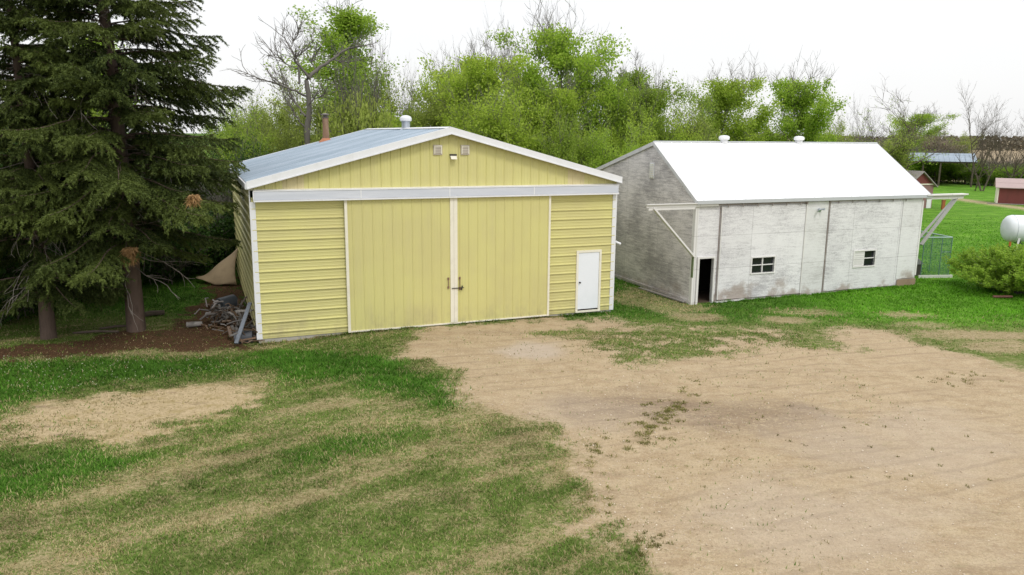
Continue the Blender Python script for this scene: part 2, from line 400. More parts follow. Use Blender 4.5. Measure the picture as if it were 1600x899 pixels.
# ------------------------------------------------------------------ ground sheet
def axis(lo, hi, step, far0, far1):
    a = list(np.arange(lo, hi, step)); s = step; v = hi
    while v < far1: a.append(v); s *= 1.09; v += s
    a.append(far1); s = step; v = lo - step; b = []
    while v > far0: b.append(v); s *= 1.09; v -= s
    b.append(far0); return np.array(b[::-1] + a)
gx = axis(-17, 22, .11, -3500, 3500); gy = axis(7, 33.5, .11, -60, 4500)
X, Y = np.meshgrid(gx, gy); nx, ny = len(gx), len(gy)
xs, ys = X.ravel(), Y.ravel(); mk = masks(xs, ys)
zs = gz(xs, ys) + .02 * (mk['n2'] - .5) * (np.hypot(xs, ys) < 60)
V = np.stack([xs, ys, zs], 1)
ii = (np.arange(ny - 1)[:, None] * nx + np.arange(nx - 1)[None, :]).ravel()
Fq = np.stack([ii, ii + 1, ii + nx + 1, ii + nx], 1)
def groundmat():
    t = NT('yard_ground')
    A = t.n('ShaderNodeAttribute', attribute_name='ma'); B = t.n('ShaderNodeAttribute', attribute_name='mb'); Cc = t.n('ShaderNodeAttribute', attribute_name='mc')
    a = t.n('ShaderNodeSeparateColor'); b = t.n('ShaderNodeSeparateColor'); c3 = t.n('ShaderNodeSeparateColor')
    t.L(A.outputs['Color'], a.inputs[0]); t.L(B.outputs['Color'], b.inputs[0]); t.L(Cc.outputs['Color'], c3.inputs[0])
    dirt, mulch, dry = a.outputs; lush, dark, pale = b.outputs; bare, field, _ = c3.outputs
    ob = t.tc.outputs['Object']
    cn = lambda sc, st, de, ro, w=.2: t.ramp(t.noise(sc, st, de, ro), .5 - w, .5 + w)
    f1 = cn(14, (1, 1, 1), 5, .75); f2 = cn(60, (1, 1, 1), 3, .75); f3 = t.noise(2.2, (1, 1, 1), 5, .65); f4 = t.noise(.35, (1, 1, 1), 4, .6)
    f5 = cn(4.5, (.6, 1.6, 1), 6, .75)
    def sharpen(m, w=.45):               # break the mask edge up with fine noise
        k = t.math('ADD', m, t.math('MULTIPLY', t.math('SUBTRACT', f1, .5), w))
        k = t.math('ADD', k, t.math('MULTIPLY', t.math('SUBTRACT', f2, .5), w * .7))
        k = t.math('ADD', k, t.math('MULTIPLY', t.math('SUBTRACT', f5, .5), w * .9))
        return t.ramp(k, .12, .88)
    # lawn thatch
    g = t.mix(f1, (.085, .125, .028), (.17, .215, .05))
    g = t.mix(t.ramp(f3, .4, .7), g, (.20, .205, .075))
    straw = t.mix(f1, (.25, .20, .10), (.48, .40, .23))
    straw = t.mix(t.ramp(f2, .35, .7), t.mix(.5, straw, (.17, .15, .06)), straw)
    lu = t.mix(f1, (.030, .075, .010), (.07, .145, .018))
    lu = t.mix(t.ramp(t.noise(1.1, (.6, 1.6, 1), 5, .65), .42, .7), lu, (.10, .20, .025))
    lu = t.mix(t.math('MULTIPLY', t.ramp(f4, .45, .7), .5), lu, (.12, .20, .02))
    sx_ = t.n('ShaderNodeSeparateXYZ'); t.L(ob, sx_.inputs[0])
    lr = t.mix(f1, (.05, .15, .008), (.11, .27, .016)); lr = t.mix(t.ramp(t.noise(.5, (1, 1.6, 1), 5, .65), .42, .66), lr, (.15, .32, .03)); lr = t.mix(t.ramp(t.noise(1.3, (1, 1.6, 1), 5, .65), .55, .75), lr, (.07, .19, .012))
    lu = t.mix(t.ramp(sx_.outputs[0], 7, 14), lu, lr)
    c = t.mix(sharpen(dry, .7), g, straw)
    c = t.mix(sharpen(lush, .4), c, lu)
    c = t.mix(t.math('MULTIPLY', sharpen(dry, .8), t.math('MULTIPLY', dry, .8)), c, straw)
    # dirt
    tr = t.noise(1.3, (.35, 1.8, 1), 7, .7, rot=(0, 0, R(-14)), dist=.5)
    tr2 = t.noise(3.2, (.22, 2.2, 1), 6, .7, rot=(0, 0, R(24)))
    d = t.mix(t.ramp(f3, .35, .65), (.43, .32, .195), (.53, .42, .27))
    d = t.mix(t.math('MULTIPLY', t.ramp(tr, .48, .68), .55), d, (.27, .195, .125))
    d = t.mix(t.math('MULTIPLY', t.ramp(tr2, .5, .72), .45), d, (.53, .41, .27))
    d = t.mix(t.math('MULTIPLY', t.ramp(f4, .4, .65), .5), d, (.50, .385, .245))
    d = t.mix(t.math('MULTIPLY', t.ramp(f2, .45, .85), .42), d, (.24, .175, .12))
    d = t.mix(t.math('MULTIPLY', t.ramp(cn(26, (1, 1, 1), 4, .8), .45, .95), .50), d, (.25, .18, .115))
    d = t.mix(t.math('MULTIPLY', t.ramp(cn(19, (1, 1, 1), 4, .8), .55, .95), .45), d, (.62, .50, .345))
    d = t.mix(t.math('MULTIPLY', t.ramp(f5, .55, .95), .30), d, (.55, .455, .32))
    vo = t.n('ShaderNodeTexVoronoi'); vo.inputs['Scale'].default_value = 26; t.L(ob, vo.inputs['Vector'])
    peb = t.math('MULTIPLY', t.ramp(vo.outputs['Distance'], .22, .12), t.ramp(t.noise(.8, (1, 1, 1), 4), .42, .62))
    hv = t.n('ShaderNodeSeparateColor'); t.L(vo.outputs['Color'], hv.inputs[0])
    d = t.mix(t.math('MULTIPLY', peb, .8), d, t.mix(hv.outputs[0], (.26, .21, .17), (.80, .73, .62)))
    sm = t.math('MULTIPLY', dark, t.ramp(t.math('ADD', t.math('MULTIPLY', tr, .5), t.math('MULTIPLY', f1, .5)), .25, .55))
    wv = t.n('ShaderNodeTexWave', wave_type='BANDS', bands_direction='Y'); wm_ = t.n('ShaderNodeMapping'); wm_.inputs['Rotation'].default_value = (0, 0, R(-20)); t.L(ob, wm_.inputs[0]); t.L(wm_.outputs[0], wv.inputs['Vector'])
    wv.inputs['Scale'].default_value = .5; wv.inputs['Distortion'].default_value = 3.5; wv.inputs['Detail'].default_value = 3; wv.inputs['Detail Scale'].default_value = .6
    d = t.mix(t.math('MULTIPLY', t.math('MULTIPLY', t.ramp(wv.outputs['Fac'], .86, .98), t.ramp(f4, .42, .62)), .32), d, (.24, .175, .115))
    d = t.mix(t.math('MULTIPLY', sm, .62), d, (.17, .12, .09))
    d = t.mix(t.math('MULTIPLY', pale, .7), d, (.52, .44, .37))
    c = t.mix(sharpen(dirt, .5), c, d)
    bs_ = t.mix(f1, (.38, .29, .165), (.58, .46, .29))
    bs_ = t.mix(t.ramp(f3, .5, .72), bs_, (.36, .28, .13))
    bs_ = t.mix(t.math('MULTIPLY', t.ramp(t.noise(1.6, (.5, 1.6, 1), 5, .6), .58, .72), .7), bs_, (.24, .17, .12))
    c = t.mix(sharpen(bare, .5), c, bs_)
    mu = t.mix(f1, (.028, .015, .010), (.085, .042, .022)); mu = t.mix(t.ramp(f2, .55, .72), mu, (.17, .10, .05))
    mu = t.mix(t.ramp(f3, .55, .7), mu, (.04, .05, .012))
    c = t.mix(sharpen(mulch, .4), c, mu)
    fd = t.mix(t.noise(.05, (.4, 2, 1), 5), (.36, .28, .18), (.50, .40, .27))
    c = t.mix(field, c, fd)
    h = t.math('ADD', t.math('MULTIPLY', f1, .6), t.math('MULTIPLY', f2, .4))
    h = t.math('ADD', h, t.math('MULTIPLY', tr2, .8))
    return t.out(c, .95, 0, h, .55, .03, .1)
gme = np_mesh('ground', V, Fq, groundmat())
def setattr_col(me, name, a, b, c):
    at = me.color_attributes.new(name, 'FLOAT_COLOR', 'POINT')
    q = np.ones((len(a), 4), np.float32); q[:, 0] = a; q[:, 1] = b; q[:, 2] = c
    at.data.foreach_set('color', q.ravel())
setattr_col(gme, 'ma', mk['dirt'], mk['mulch'], mk['dry'])
setattr_col(gme, 'mb', mk['lush'], mk['dark'], mk['pale'])
setattr_col(gme, 'mc', mk['bare'], mk['field'], mk['field'] * 0)
gme.polygons.foreach_set('use_smooth', np.ones(len(Fq), bool))
link('ground', gme, kind='structure')

# ------------------------------------------------------------------ yellow shed
def sheet(mb, uv, u0, u1, v0, v1, per=.305, ph=0., h=.026, mi=0, sharp=False):
    """ribbed metal sheet. uv(u,v,n) -> xyz ; ribs run along v, v0/v1 may be functions of u"""
    f0 = v0 if callable(v0) else (lambda u: v0); f1 = v1 if callable(v1) else (lambda u: v1)
    pts = [(u0, 0.)]
    k = math.ceil((u0 - ph) / per) - 1
    while True:
        c = ph + k * per; k += 1
        if c - .04 > u1: break
        if sharp: prof = [(-.012, 0), (-.006, h * 1.3), (.014, h * 1.3), (.04, 0)]
        else: prof = [(-.028, 0), (-.012, h), (.012, h), (.028, 0)]
        prof += [(per / 3 - .02, 0), (per / 3, h * .22), (per / 3 + .02, 0), (2 * per / 3 - .02, 0), (2 * per / 3, h * .22), (2 * per / 3 + .02, 0)]
        for du, n in prof:
            if u0 < c + du < u1: pts.append((c + du, n))
    pts.append((u1, 0.))
    vs = []; fs = []
    for u, n in pts: vs += [uv(u, f0(u), n), uv(u, f1(u), n)]
    for i in range(len(pts) - 1): fs.append((2 * i, 2 * i + 2, 2 * i + 3, 2 * i + 1))
    mb.add(vs, fs, mi)

SX, SY, SYAW = -7.4603, 21.9557, .385
W, LN, HW, ZE, ZP, ZH = 11.844, 12.1, 4.35, 4.60, 6.16, 4.06
shed = empty('metal_shed', (SX, SY, 0), SYAW, label='large yellow ribbed metal shed with wide double sliding doors and low gable roof', cat='shed')
slope = (ZP - ZE) / (W / 2 + .05)
rz_ = lambda a: ZE + slope * (W / 2 + .05 - abs(a - W / 2)) - .06
# foundation
m = MB(); m.box(.03, W - .03, .02, LN - .02, -.4, -.003); m.build('foundation', CONC, shed)
# walls
fr = lambda off: (lambda u, v, n: (v, off - n, u))          # horizontal siding: u=z, v=a
fv = lambda off: (lambda u, v, n: (u, off - n, v))          # vertical ribs: u=a, v=z
m = MB(); sheet(m, fr(0), 0, ZH + .1, .02, 2.8, ph=.17, sharp=True)
m.build('wall', YH, shed, label='left front wall panel of horizontal yellow ribs')
D0, D1, DZ0, DZ1 = 10.406, 11.316, .06, 2.13
m = MB()
sheet(m, fr(0), 0, DZ1, 9.2, D0, ph=.17, sharp=True); sheet(m, fr(0), DZ1, ZH + .1, 9.2, W - .02, ph=.17, sharp=True); sheet(m, fr(0), 0, DZ1, D1, W - .02, ph=.17, sharp=True)
m.build('wall', YH, shed, label='right front wall panel of horizontal yellow ribs around the white door')
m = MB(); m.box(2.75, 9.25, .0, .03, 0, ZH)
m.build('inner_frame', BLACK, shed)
m = MB(); sheet(m, lambda u, v, n: (-n, v, u), 0, 4.5, .02, LN, ph=.17, sharp=True); m.build('wall', YH, shed, label='left side wall of horizontal ribs shaded by the spruces')
m = MB(); sheet(m, lambda u, v, n: (W + n, v, u), 0, 4.5, .02, LN, ph=.17, sharp=True); m.build('wall', YH, shed)
m = MB(); sheet(m, lambda u, v, n: (u, LN + n, v), 0, W, 0, rz_, ph=.1); m.build('wall', YH, shed)
m = MB()
sheet(m, fv(-.01), 0, W, 4.36, rz_, ph=W / 2 % .305)
m.build('gable_wall', YV, shed)
# replaced sun-bleached panels in the gable
for a0, a1, lb in ((.9, 1.51, 'left'), (10.0, 10.61, 'right')):
    m = MB(); sheet(m, fv(-.016), a0, a1, 4.37, lambda u: rz_(u) - .05, ph=W / 2 % .305)
    m.build('patch_panel', YB, shed, label='paler beige replacement panel near the %s end of the gable' % lb)
# header track cover
m = MB()
m.box(.10, W - .02, -.20, -.02, ZH + .03, ZH + .27); hdr = m.build('door_track_cover', GH, shed, bevel=.008)
m = MB(); m.box(.08, W, -.215, -.02, ZH - .02, ZH + .027); m.box(.08, W, -.21, -.02, ZH + .273, ZH + .30)
m.box(.07, .098, -.215, -.02, ZH + .03, ZH + .27)
for a in (3.1, 5.85, 8.7): m.box(a, a + .03, -.206, -.2, ZH + .03, ZH + .27)
m.build('track_cover_edge', WT, hdr)
m = MB(); m.box(0.0, W, -.045, -.012, ZH + .303, 4.385); m.build('gable_flashing', CT, shed)
# corner trims
for a0, a1, lab in ((-.03, .13, 'white corner trim at the left front'), (W - .13, W + .03, 'white corner trim at the right front')):
    m = MB(); m.box(a0, a1, -.032, .12, 0, ZH - .03 if a0 < 0 else ZH - .025)
    m.box(a0 if a0 < 0 else a1 - .03, a0 + .03 if a0 < 0 else a1, -.032, .12, ZH - .02, 4.42)
    m.build('corner_trim', WT, shed, label=lab)
# sliding doors
def sdoor(a0, a1, seam_left):
    m = MB(); sheet(m, fv(-.10), a0, a1, .03, ZH - .01, ph=.12, h=.016); m.box(a0, a1, -.098, -.045, .03, ZH - .01)
    d = m.build('sliding_door', YV, shed)
    m = MB(); m.box(a0, a1, -.125, -.101, .0, .045)
    if seam_left: m.box(a0, a0 + .115, -.135, -.101, .046, ZH - .012); m.box(a1 - .05, a1 + .02, -.135, -.045, .0, ZH - .012)
    else: m.box(a1 - .115, a1, -.135, -.101, .046, ZH - .012); m.box(a0 - .03, a0 + .05, -.135, -.045, .0, ZH - .012)
    m.build('door_edge_trim', CT, d)
    return d
dl = sdoor(2.656, 6.007, False); dr = sdoor(6.013, 9.33, True)
m = MB(); m.beam((5.82, -.15, 1.18), (5.82, -.15, 1.50), .02, .02); m.box(5.79, 5.85, -.13, -.118, 1.16, 1.24); m.box(5.79, 5.85, -.13, -.118, 1.44, 1.52)
m.build('handle', RUST, dl)
m = MB(); m.beam((6.20, -.15, 1.14), (6.20, -.15, 1.52), .02, .02); m.box(6.17, 6.23, -.13, -.118, 1.1, 1.2); m.box(6.17, 6.23, -.13, -.118, 1.44, 1.52)
m.build('handle', RUST, dr)
m = MB(); m.beam((5.93, -.155, 1.17), (6.33, -.155, 1.165), .022, .022); m.beam((6.23, -.18, 1.1), (6.27, -.18, 1.24), .05, .03)
m.build('latch_bolt', DARKM, dr)
# walk-in door
m = MB(); m.box(D0 + .06, D1 - .06, -.028, .01, DZ0 + .05, DZ1 - .06)
wd = m.build('entry_door', WD, shed, bevel=.004)
m = MB(); m.box(D0 - .02, D0 + .055, -.05, .0, DZ0, DZ1 + .02); m.box(D1 - .055, D1 + .02, -.05, .0, DZ0, DZ1 + .02); m.box(D0 + .056, D1 - .056, -.05, 0, DZ1 - .055, DZ1 + .02); m.box(D0 - .02, D1 + .02, -.07, 0, .0, DZ0 - .002)
m.build('door_frame', CT, wd)
m = MB(); m.tube([(D0 + .12, -.03, 1.05), (D0 + .12, -.085, 1.05)], .028, 10); m.build('doorknob', DARKM, wd, smooth=True)
# roof: two ribbed slopes, ridge along the depth
def roofside(sgn):
    m = MB()
    e = -.08 if sgn > 0 else W + .08
    def P(u, v, n):                       # u = depth b ; v 0..1 from eave to ridge
        a = e + (W / 2 - e) * v
        return (a, u, ZE - .02 + (ZP - ZE + .02) * v + n)
    sheet(m, P, -.18, LN + .2, 0., 1., ph=.0, h=.025)
    def Q(u, v, n):
        x, y, z = P(u, v, 0); return (x, y, z - .03)
    m.add([Q(-.18, 0, 0), Q(LN + .2, 0, 0), Q(LN + .2, 1, 0), Q(-.18, 1, 0)], [(0, 1, 2, 3)])
    return m
rl = roofside(1).build('roof', ROOFM, shed, label='left slope of blue-grey ribbed roof metal')
rr = roofside(-1).build('roof', ROOFM, shed, label='right slope of blue-grey ribbed roof metal')
# fascia along the gable (rake trim), front and back
def rake(y0, y1, parent_, zoff=0, mat=WT, t=.19):
    for s in (0, 1):
        e = -.09 if s == 0 else W + .09
        a = (e, ZE + .02); b = (W / 2, ZP + .035)
        m = MB()
        vs = [(a[0], y0, a[1] - t), (b[0], y0, b[1] - t), (b[0], y0, b[1]), (a[0], y0, a[1])]
        vs += [(x, y1, z) for x, _, z in vs]
        m.add(vs, [(0, 1, 2, 3), (4, 7, 6, 5), (0, 4, 5, 1), (1, 5, 6, 2), (2, 6, 7, 3), (3, 7, 4, 0)])
        # lower lip
        vs = [(a[0], y0 - .025, a[1] - t - .03), (b[0], y0 - .025, b[1] - t - .03), (b[0], y0 - .025, b[1] - t - .002), (a[0], y0 - .025, a[1] - t - .002)]
        vs += [(x, y1 - .01, z) for x, _, z in vs]
        m.add(vs, [(0, 1, 2, 3), (4, 7, 6, 5), (0, 4, 5, 1), (1, 5, 6, 2), (2, 6, 7, 3), (3, 7, 4, 0)])
        m.build('rake_trim', mat, parent_)
rake(-.235, -.16, shed); rake(LN + .21, LN + .27, shed)
for e in (-.10, W + .10): m = MB(); m.box(e - .03, e + .03, -.16, LN + .2, ZE - .2, ZE - .035); m.build('eave_trim', WT, shed)
m = MB()
for s in (-1, 1):
    m.add([(W / 2, -.2, ZP + .045), (W / 2, LN + .22, ZP + .045), (W / 2 + s * .16, LN + .22, ZP - .004), (W / 2 + s * .16, -.2, ZP - .004)], [(0, 1, 2, 3)])
m.build('ridge_cap', WT, shed)
# gable vents, flood lamp, side camera
for a, lab in ((5.54, None), (6.42, None)):
    m = MB(); z = 5.50
    m.box(a - .14, a + .14, -.05, -.012, z - .15, z + .15)
    v = m.build('gable_vent', worn('vent_plate_%d' % int(a), (.55, .49, .44), (.45, .4, .36), .4), shed)
    m = MB(); m.box(a - .12, a - .095, -.08, -.051, z - .12, z + .12); m.box(a + .095, a + .12, -.08, -.051, z - .12, z + .12); m.box(a - .12, a + .12, -.081, -.051, z + .1, z + .125)
    for k in range(4): m.beam((a - .094, -.07, z - .09 + k * .055), (a + .094, -.07, z - .09 + k * .055), .03, .012)
    m.build('louvre', CT, v)
m = MB(); m.box(5.91, 6.13, -.10, -.012, 5.325, 5.375)
lamp = m.build('flood_lamp', DARKM, shed)
m = MB(); m.add([(5.92, -.10, 5.32), (6.12, -.10, 5.32), (6.11, -.19, 5.22), (5.93, -.19, 5.22), (5.95, -.04, 5.21), (6.09, -.04, 5.21)], [(0, 1, 2, 3), (3, 2, 5, 4), (0, 3, 4), (1, 5, 2)])
m.build('lamp_glass', CT, lamp)
m = MB(); m.beam((W + .03, .1, 2.36), (W + .12, .04, 2.40), .05, .05); m.tube([(W + .1, .06, 2.37), (W + .22, -.06, 2.31)], .04, 10); m.build('wall_lamp', WT, shed)
# roof vent and stove pipe
m = MB(); m.lathe((W / 2, 5.35, ZP), [(.27, -.10), (.155, .03), (.155, .30), (.16, .32)], 24); rv = m.build('roof_vent', GALV, shed, smooth=True)
m = MB(); m.lathe((W / 2, 5.35, ZP), [(.18, .27), (.215, .29), (.22, .37), (.185, .44), (.1, .48), (.02, .49)], 24); m.build('vent_cap', WT, rv, smooth=True)
PA, PB = 3.95, 11.6; pz = rz_(PA)
m = MB(); m.lathe((PA, PB, pz), [(.145, -.1), (.145, .42), (.13, .44), (.13, 1.08)], 20); sp_o = m.build('stove_pipe', RUST, shed, smooth=True)
m = MB(); m.lathe((PA, PB, pz), [(.15, 1.04), (.155, 1.07), (.155, 1.085)], 20); m.lathe((PA, PB, pz), [(.1, 1.08), (.1, 1.15)], 16); m.lathe((PA, PB, pz), [(.175, 1.15), (.18, 1.2), (.03, 1.24)], 20); m.build('pipe_cap', worn('sooty_cap', (.12, .10, .09), (.45, .42, .38), .6, 4), sp_o, smooth=True)
m = MB(); m.lathe((PA, PB, pz), [(.36, -.12), (.3, .04), (.15, .18)], 12); m.build('pipe_flashing', RUSTO, sp_o)

# ------------------------------------------------------------------ weathered barn
BX, BY, BYAW = 6.5549, 27.6004, .3801
BL, BD, BR, BE, BP, BS = 11.02, 9.6, 2.94, 3.74, 5.76, .262
barn = empty('old_barn', (BX, BY, 0), BYAW, label='old weathered white plywood barn with bright white lopsided roof and flaking paint', cat='barn')
bback = BP - BS * (BD - BR)
def bz(b): return BE - .06 + (BP - BE) * b / BR if b < BR else BP - .06 - BS * (b - BR)
m = MB()
def wallbox(a0, a1, z0, z1): m.box(a0, a1, 0, .1, z0, z1)
dx0, dx1, dzt = .24, .87, 1.62
wins = [(2.58, 3.62, .97, 1.54), (7.57, 8.66, .95, 1.55)]
wallbox(0.002, dx0, -.3, 3.62); wallbox(dx1, wins[0][0], -.3, 3.62); m.box(dx0, dx1, 0, .1, dzt, 3.62)
wallbox(wins[0][1], wins[1][0], -.3, 3.62); wallbox(wins[1][1], BL, -.3, 3.62)
for a0, a1, z0, z1 in wins: wallbox(a0, a1, -.3, z0); wallbox(a0, a1, z1, 3.62)
m.build('front_wall', BARNF, barn)
m = MB()
def gable(a0, a1):
    prof = [(0.103 if a0 > 1 else 0.103, -.3), (BD, -.3), (BD, bz(BD)), (BR, bz(BR)), (.103, bz(.103))]
    n = len(prof); vs = [(a0, b, z) for b, z in prof] + [(a1, b, z) for b, z in prof]
    m.add(vs, [tuple(range(n)), tuple(range(2 * n - 1, n - 1, -1))] + [(i, i + n, (i + 1) % n + n, (i + 1) % n) for i in range(n)])
gable(0, .1); m.build('gable_wall', BARNG, barn, label='grey flaking left gable wall')
m = MB(); gable(BL - .1, BL); m.build('gable_wall', BARNG, barn)
m = MB(); m.box(.101, BL - .101, BD - .1, BD - .002, -.3, bz(BD)); m.build('back_wall', BARNG, barn)
m = MB(); m.box(.101, BL - .101, .101, BD - .11, -.3, -.02); m.build('floor', worn('dirt_floor', (.10, .07, .05), (.05, .035, .03), .6, 3), barn)
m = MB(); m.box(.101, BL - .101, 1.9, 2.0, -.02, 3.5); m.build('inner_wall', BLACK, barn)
# roof slabs
def slab(name, b0, z0, b1, z1, a0, a1, t, mat, parent_, **k):
    m = MB(); vs = [(a, b, z - tt) for a in (a0, a1) for (b, z) in ((b0, z0), (b1, z1)) for tt in (t, 0)]
    m.add(vs, [(0, 1, 3, 2), (4, 6, 7, 5), (0, 4, 5, 1), (2, 3, 7, 6), (1, 5, 7, 3), (0, 2, 6, 4)])
    return m.build(name, mat, parent_, **k)
rf = slab('roof', -.09, BE + .0, BR, BP, -.04, BL + .3, .05, WHROOF, barn, label='bright white front roof slope')
slab('roof', BR, BP - .001, BD + .25, BP - BS * (BD + .25 - BR), -.04, BL + .3, .05, WHROOF, barn)
m = MB()
for k in range(0, 25):                    # standing seams of the roof sheets
    a = .25 + k * .457
    m.beam((a, -.085, BE + .01), (a, BR - .05, BP - .025), .03, .035)
m.build('roof_seam', WHROOF, rf)
for b0, z0, b1, z1 in ((-.09, BE, BR, BP), (BR + .001, BP, BD + .25, BP - BS * (BD + .25 - BR))):
    o = slab('rake_trim', b0, z0 + .015, b1, z1 + .015, -.075, -.042, .15, worn('rake_paint', (.62, .62, .63), (.3, .3, .3), .5, 3), barn)
    slab('rake_trim', b0, z0 + .015, b1, z1 + .015, BL + .302, BL + .33, .15, GUTTER, barn)
m = MB(); m.tube([(-.05, BR, BP + .0), (BL + .31, BR, BP + .0)], .045, 10); m.build('ridge_roll', GUTTER, barn, smooth=True)  # darker grey on the roll paints in the shadow line along the ridge
m = MB(); m.box(-.06, BL + .33, -.16, -.092, BE - .13, BE + .005); m.box(-.06, BL + .3, -.092, -.02, BE - .13, BE - .1)
m.build('eave_gutter', GUTTER, barn, bevel=.008)
# sliding door rails with outriggers
RZ = 3.66
m = MB(); m.box(-2.1, .9, -.10, -.04, RZ - .13, RZ - .03); m.box(-2.12, -.02, -.16, -.02, RZ - .028, RZ + .0)
m.box(-2.02, -.1, -.09, -.05, RZ - .22, RZ - .14)
rlo = m.build('door_rail', TRIMW, barn, label='rail board jutting out past the left gable')
m = MB(); m.box(.9, 4.94, -.08, -.002, RZ - .09, RZ - .02); m.box(.9, 4.94, -.1, -.082, RZ - .105, RZ - .085)
for a in np.arange(1.3, 4.9, .66): m.box(a, a + .025, -.125, -.1, RZ - .19, RZ - .03)
m.box(4.92, 4.97, -.12, -.002, RZ - .16, RZ + .02); m.build('door_rail', TRACKM, barn, label='rusty hanger track above the left sliding panel')
m = MB(); m.box(6.1, 13.3, -.10, -.002 - .04, RZ - .02, RZ + .03); m.box(BL + .02, 13.35, -.20, .1, RZ + .035, RZ + .085)
m.box(BL + .1, 13.2, -.10, -.04, RZ - .12, RZ - .03)
m.build('door_rail', TRIMW, barn, label='rail board jutting out past the right gable')
m = MB(); m.box(6.12, 10.3, -.055, -.012, RZ - .085, RZ - .055)
for a in np.arange(6.5, 10.3, .7): m.box(a, a + .025, -.08, -.056, RZ - .16, RZ - .03)
m.box(6.08, 6.13, -.08, -.002, RZ - .16, RZ - .025); m.build('door_rail', TRACKM, barn, label='rusty hanger track above the right sliding panel')
m = MB(); m.beam((-1.82, -.07, RZ - .14), (-.03, -.07, 1.72), .06, .15, upv=(0, 1, 0)); m.build('brace', TRIMW, barn, label='white diagonal brace under the left rail')
m = MB(); m.beam((12.85, -.05, RZ - .10), (11.14, -.05, 1.68), .06, .14, upv=(0, 1, 0)); m.beam((12.98, .12, RZ - .10), (11.14, .12, 1.9), .05, .1, upv=(0, 1, 0)); m.build('brace', worn('grey_brace', (.40, .40, .38), (.25, .22, .18), .6, 4), barn, label='grey diagonal brace under the right rail')
# sliding panels standing proud of the wall
def panel(a0, a1, z0, z1, mat, off, hole=None):
    m = MB()
    if hole:
        h0, h1, g0_, g1_ = hole
        m.box(a0, h0, -off, -.003, z0, z1); m.box(h1, a1, -off, -.003, z0, z1); m.box(h0, h1, -off, -.003, z0, g0_); m.box(h0, h1, -off, -.003, g1_, z1)
    else: m.box(a0, a1, -off, -.003, z0, z1)
    return m.build('sliding_panel', mat, barn)
p1 = panel(1.08, 5.0, .04, 3.50, BARNF, .045, wins[0]); p2 = panel(6.14, 9.85, .04, 3.50, BARNF, .045, wins[1])
m = MB(); m.box(5.004, 6.06, -.03, -.003, -.1, 3.58); m.build('wall_panel', BARNP, barn)
m = MB(); m.box(9.95, BL - .06, -.025, -.003, .3, 3.56); m.build('wall_panel', BARNP, barn)
for q in ((6.075, 6.11, -.05, -.003, -.05, 3.52), (1.035, 1.055, -.04, -.003, 0.02, 3.5)): m = MB(); m.box(*q); m.build('door_stop', TRACKM, barn)
for q in ((4.95, 4.998), (1.085, 1.12)): m = MB(); m.box(q[0], q[1], -.062, -.046, .05, 3.5); m.build('edge_batten', TRIMW, p1)
m = MB(); m.box(-.035, .105, -.04, -.002, -.1, 3.56); m.box(-.035, -.002, -.002, .12, -.1, 3.5); m.build('corner_board', TRIMW, barn)
m = MB(); m.box(BL - .05, BL + .03, -.035, -.002, .4, 3.5); m.build('corner_board', TRIMW, barn)
# doorway frame
m = MB(); m.box(dx0 - .085, dx0, -.06, .1, -.08, dzt + .0); m.box(dx1, dx1 + .06, -.06, .1, -.08, dzt); m.box(dx0 - .085, dx1 + .06, -.055, .09, dzt + .002, dzt + .07); m.build('doorway_frame', TRIMW, barn)
m = MB(); m.box(-.05, -.005, -.05, .04, .95, 1.75); m.build('corner_strip', worn('green_strip', (.13, .17, .08), (.2, .2, .15), .5), barn)
# windows
def barnwin(a0, a1, z0, z1, split):
    m = MB(); m.box(a0, a1, .03, .04, z0, z1); g = m.build('window', GLASS, barn)
    m = MB(); t = .05
    m.box(a0 - t, a1 + t, -.07, .028, z1, z1 + t); m.box(a0 - t, a1 + t, -.08, .028, z0 - t, z0); m.box(a0 - t, a0, -.07, .028, z0, z1); m.box(a1, a1 + t, -.07, .028, z0, z1)
    m.build('window_frame', TRIMW, g)
    return g
g = barnwin(*wins[0], 0); m = MB(); a0, a1, z0, z1 = wins[0]
m.box((a0 + a1) / 2 - .02, (a0 + a1) / 2 + .02, -.02, .028, z0, z1); m.box(a0, a1, -.015, .025, (z0 + z1) / 2 - .02, (z0 + z1) / 2 + .015); m.build('glazing_bar', TRIMW, g)
g = barnwin(*wins[1], 0); a0, a1, z0, z1 = wins[1]; mid = (a0 + a1) / 2
m = MB(); m.box(mid - .02, mid + .02, -.02, .028, z0, z1); m.box(mid, a1, -.015, .025, (z0 + z1) / 2 - .02, (z0 + z1) / 2 + .015); m.build('glazing_bar', TRIMW, g)
m = MB()
for k in range(7): m.box(a0, mid - .022, -.03, .02, z0 + k * .086, z0 + k * .086 + .078)
m.build('shutter', TRIMW, g)
# gable vent louvre
m = MB(); m.box(-.04, -.002, 2.86, 3.16, 4.36, 4.96)
gv = m.build('gable_vent', WT, barn)
m = MB()
for k in range(8): m.beam((-.055, 2.88, 4.41 + k * .07), (-.055, 3.14, 4.41 + k * .07), .03, .02)
m.build('louvre', CT, gv)
# yard lamp on the front
m = MB(); m.box(5.52, 5.60, -.06, -.03, 3.2, 3.3); m.beam((5.56, -.06, 3.25), (5.46, -.2, 3.3), .04, .04); m.tube([(5.47, -.16, 3.32), (5.42, -.26, 3.24)], [.03, .06], 10); m.tube([(5.6, -.05, 3.28), (5.7, -.22, 3.3)], [.02, .045], 10)
m.build('wall_lamp', GALV, barn)
for a in (3.22, 7.01):
    m = MB(); m.lathe((a, BR, BP), [(.15, -.1), (.15, .10), (.20, .11), (.215, .17), (.205, .23), (.14, .265), (.02, .28)], 22); o = m.build('roof_vent', WT, barn, smooth=True)
    m = MB(); m.lathe((a, BR, BP), [(.205, .115), (.214, .125), (.208, .14)], 22); m.lathe((a, BR, BP), [(.216, .165), (.22, .18), (.214, .195)], 22); m.build('vent_ring', WHROOF, o, smooth=True)
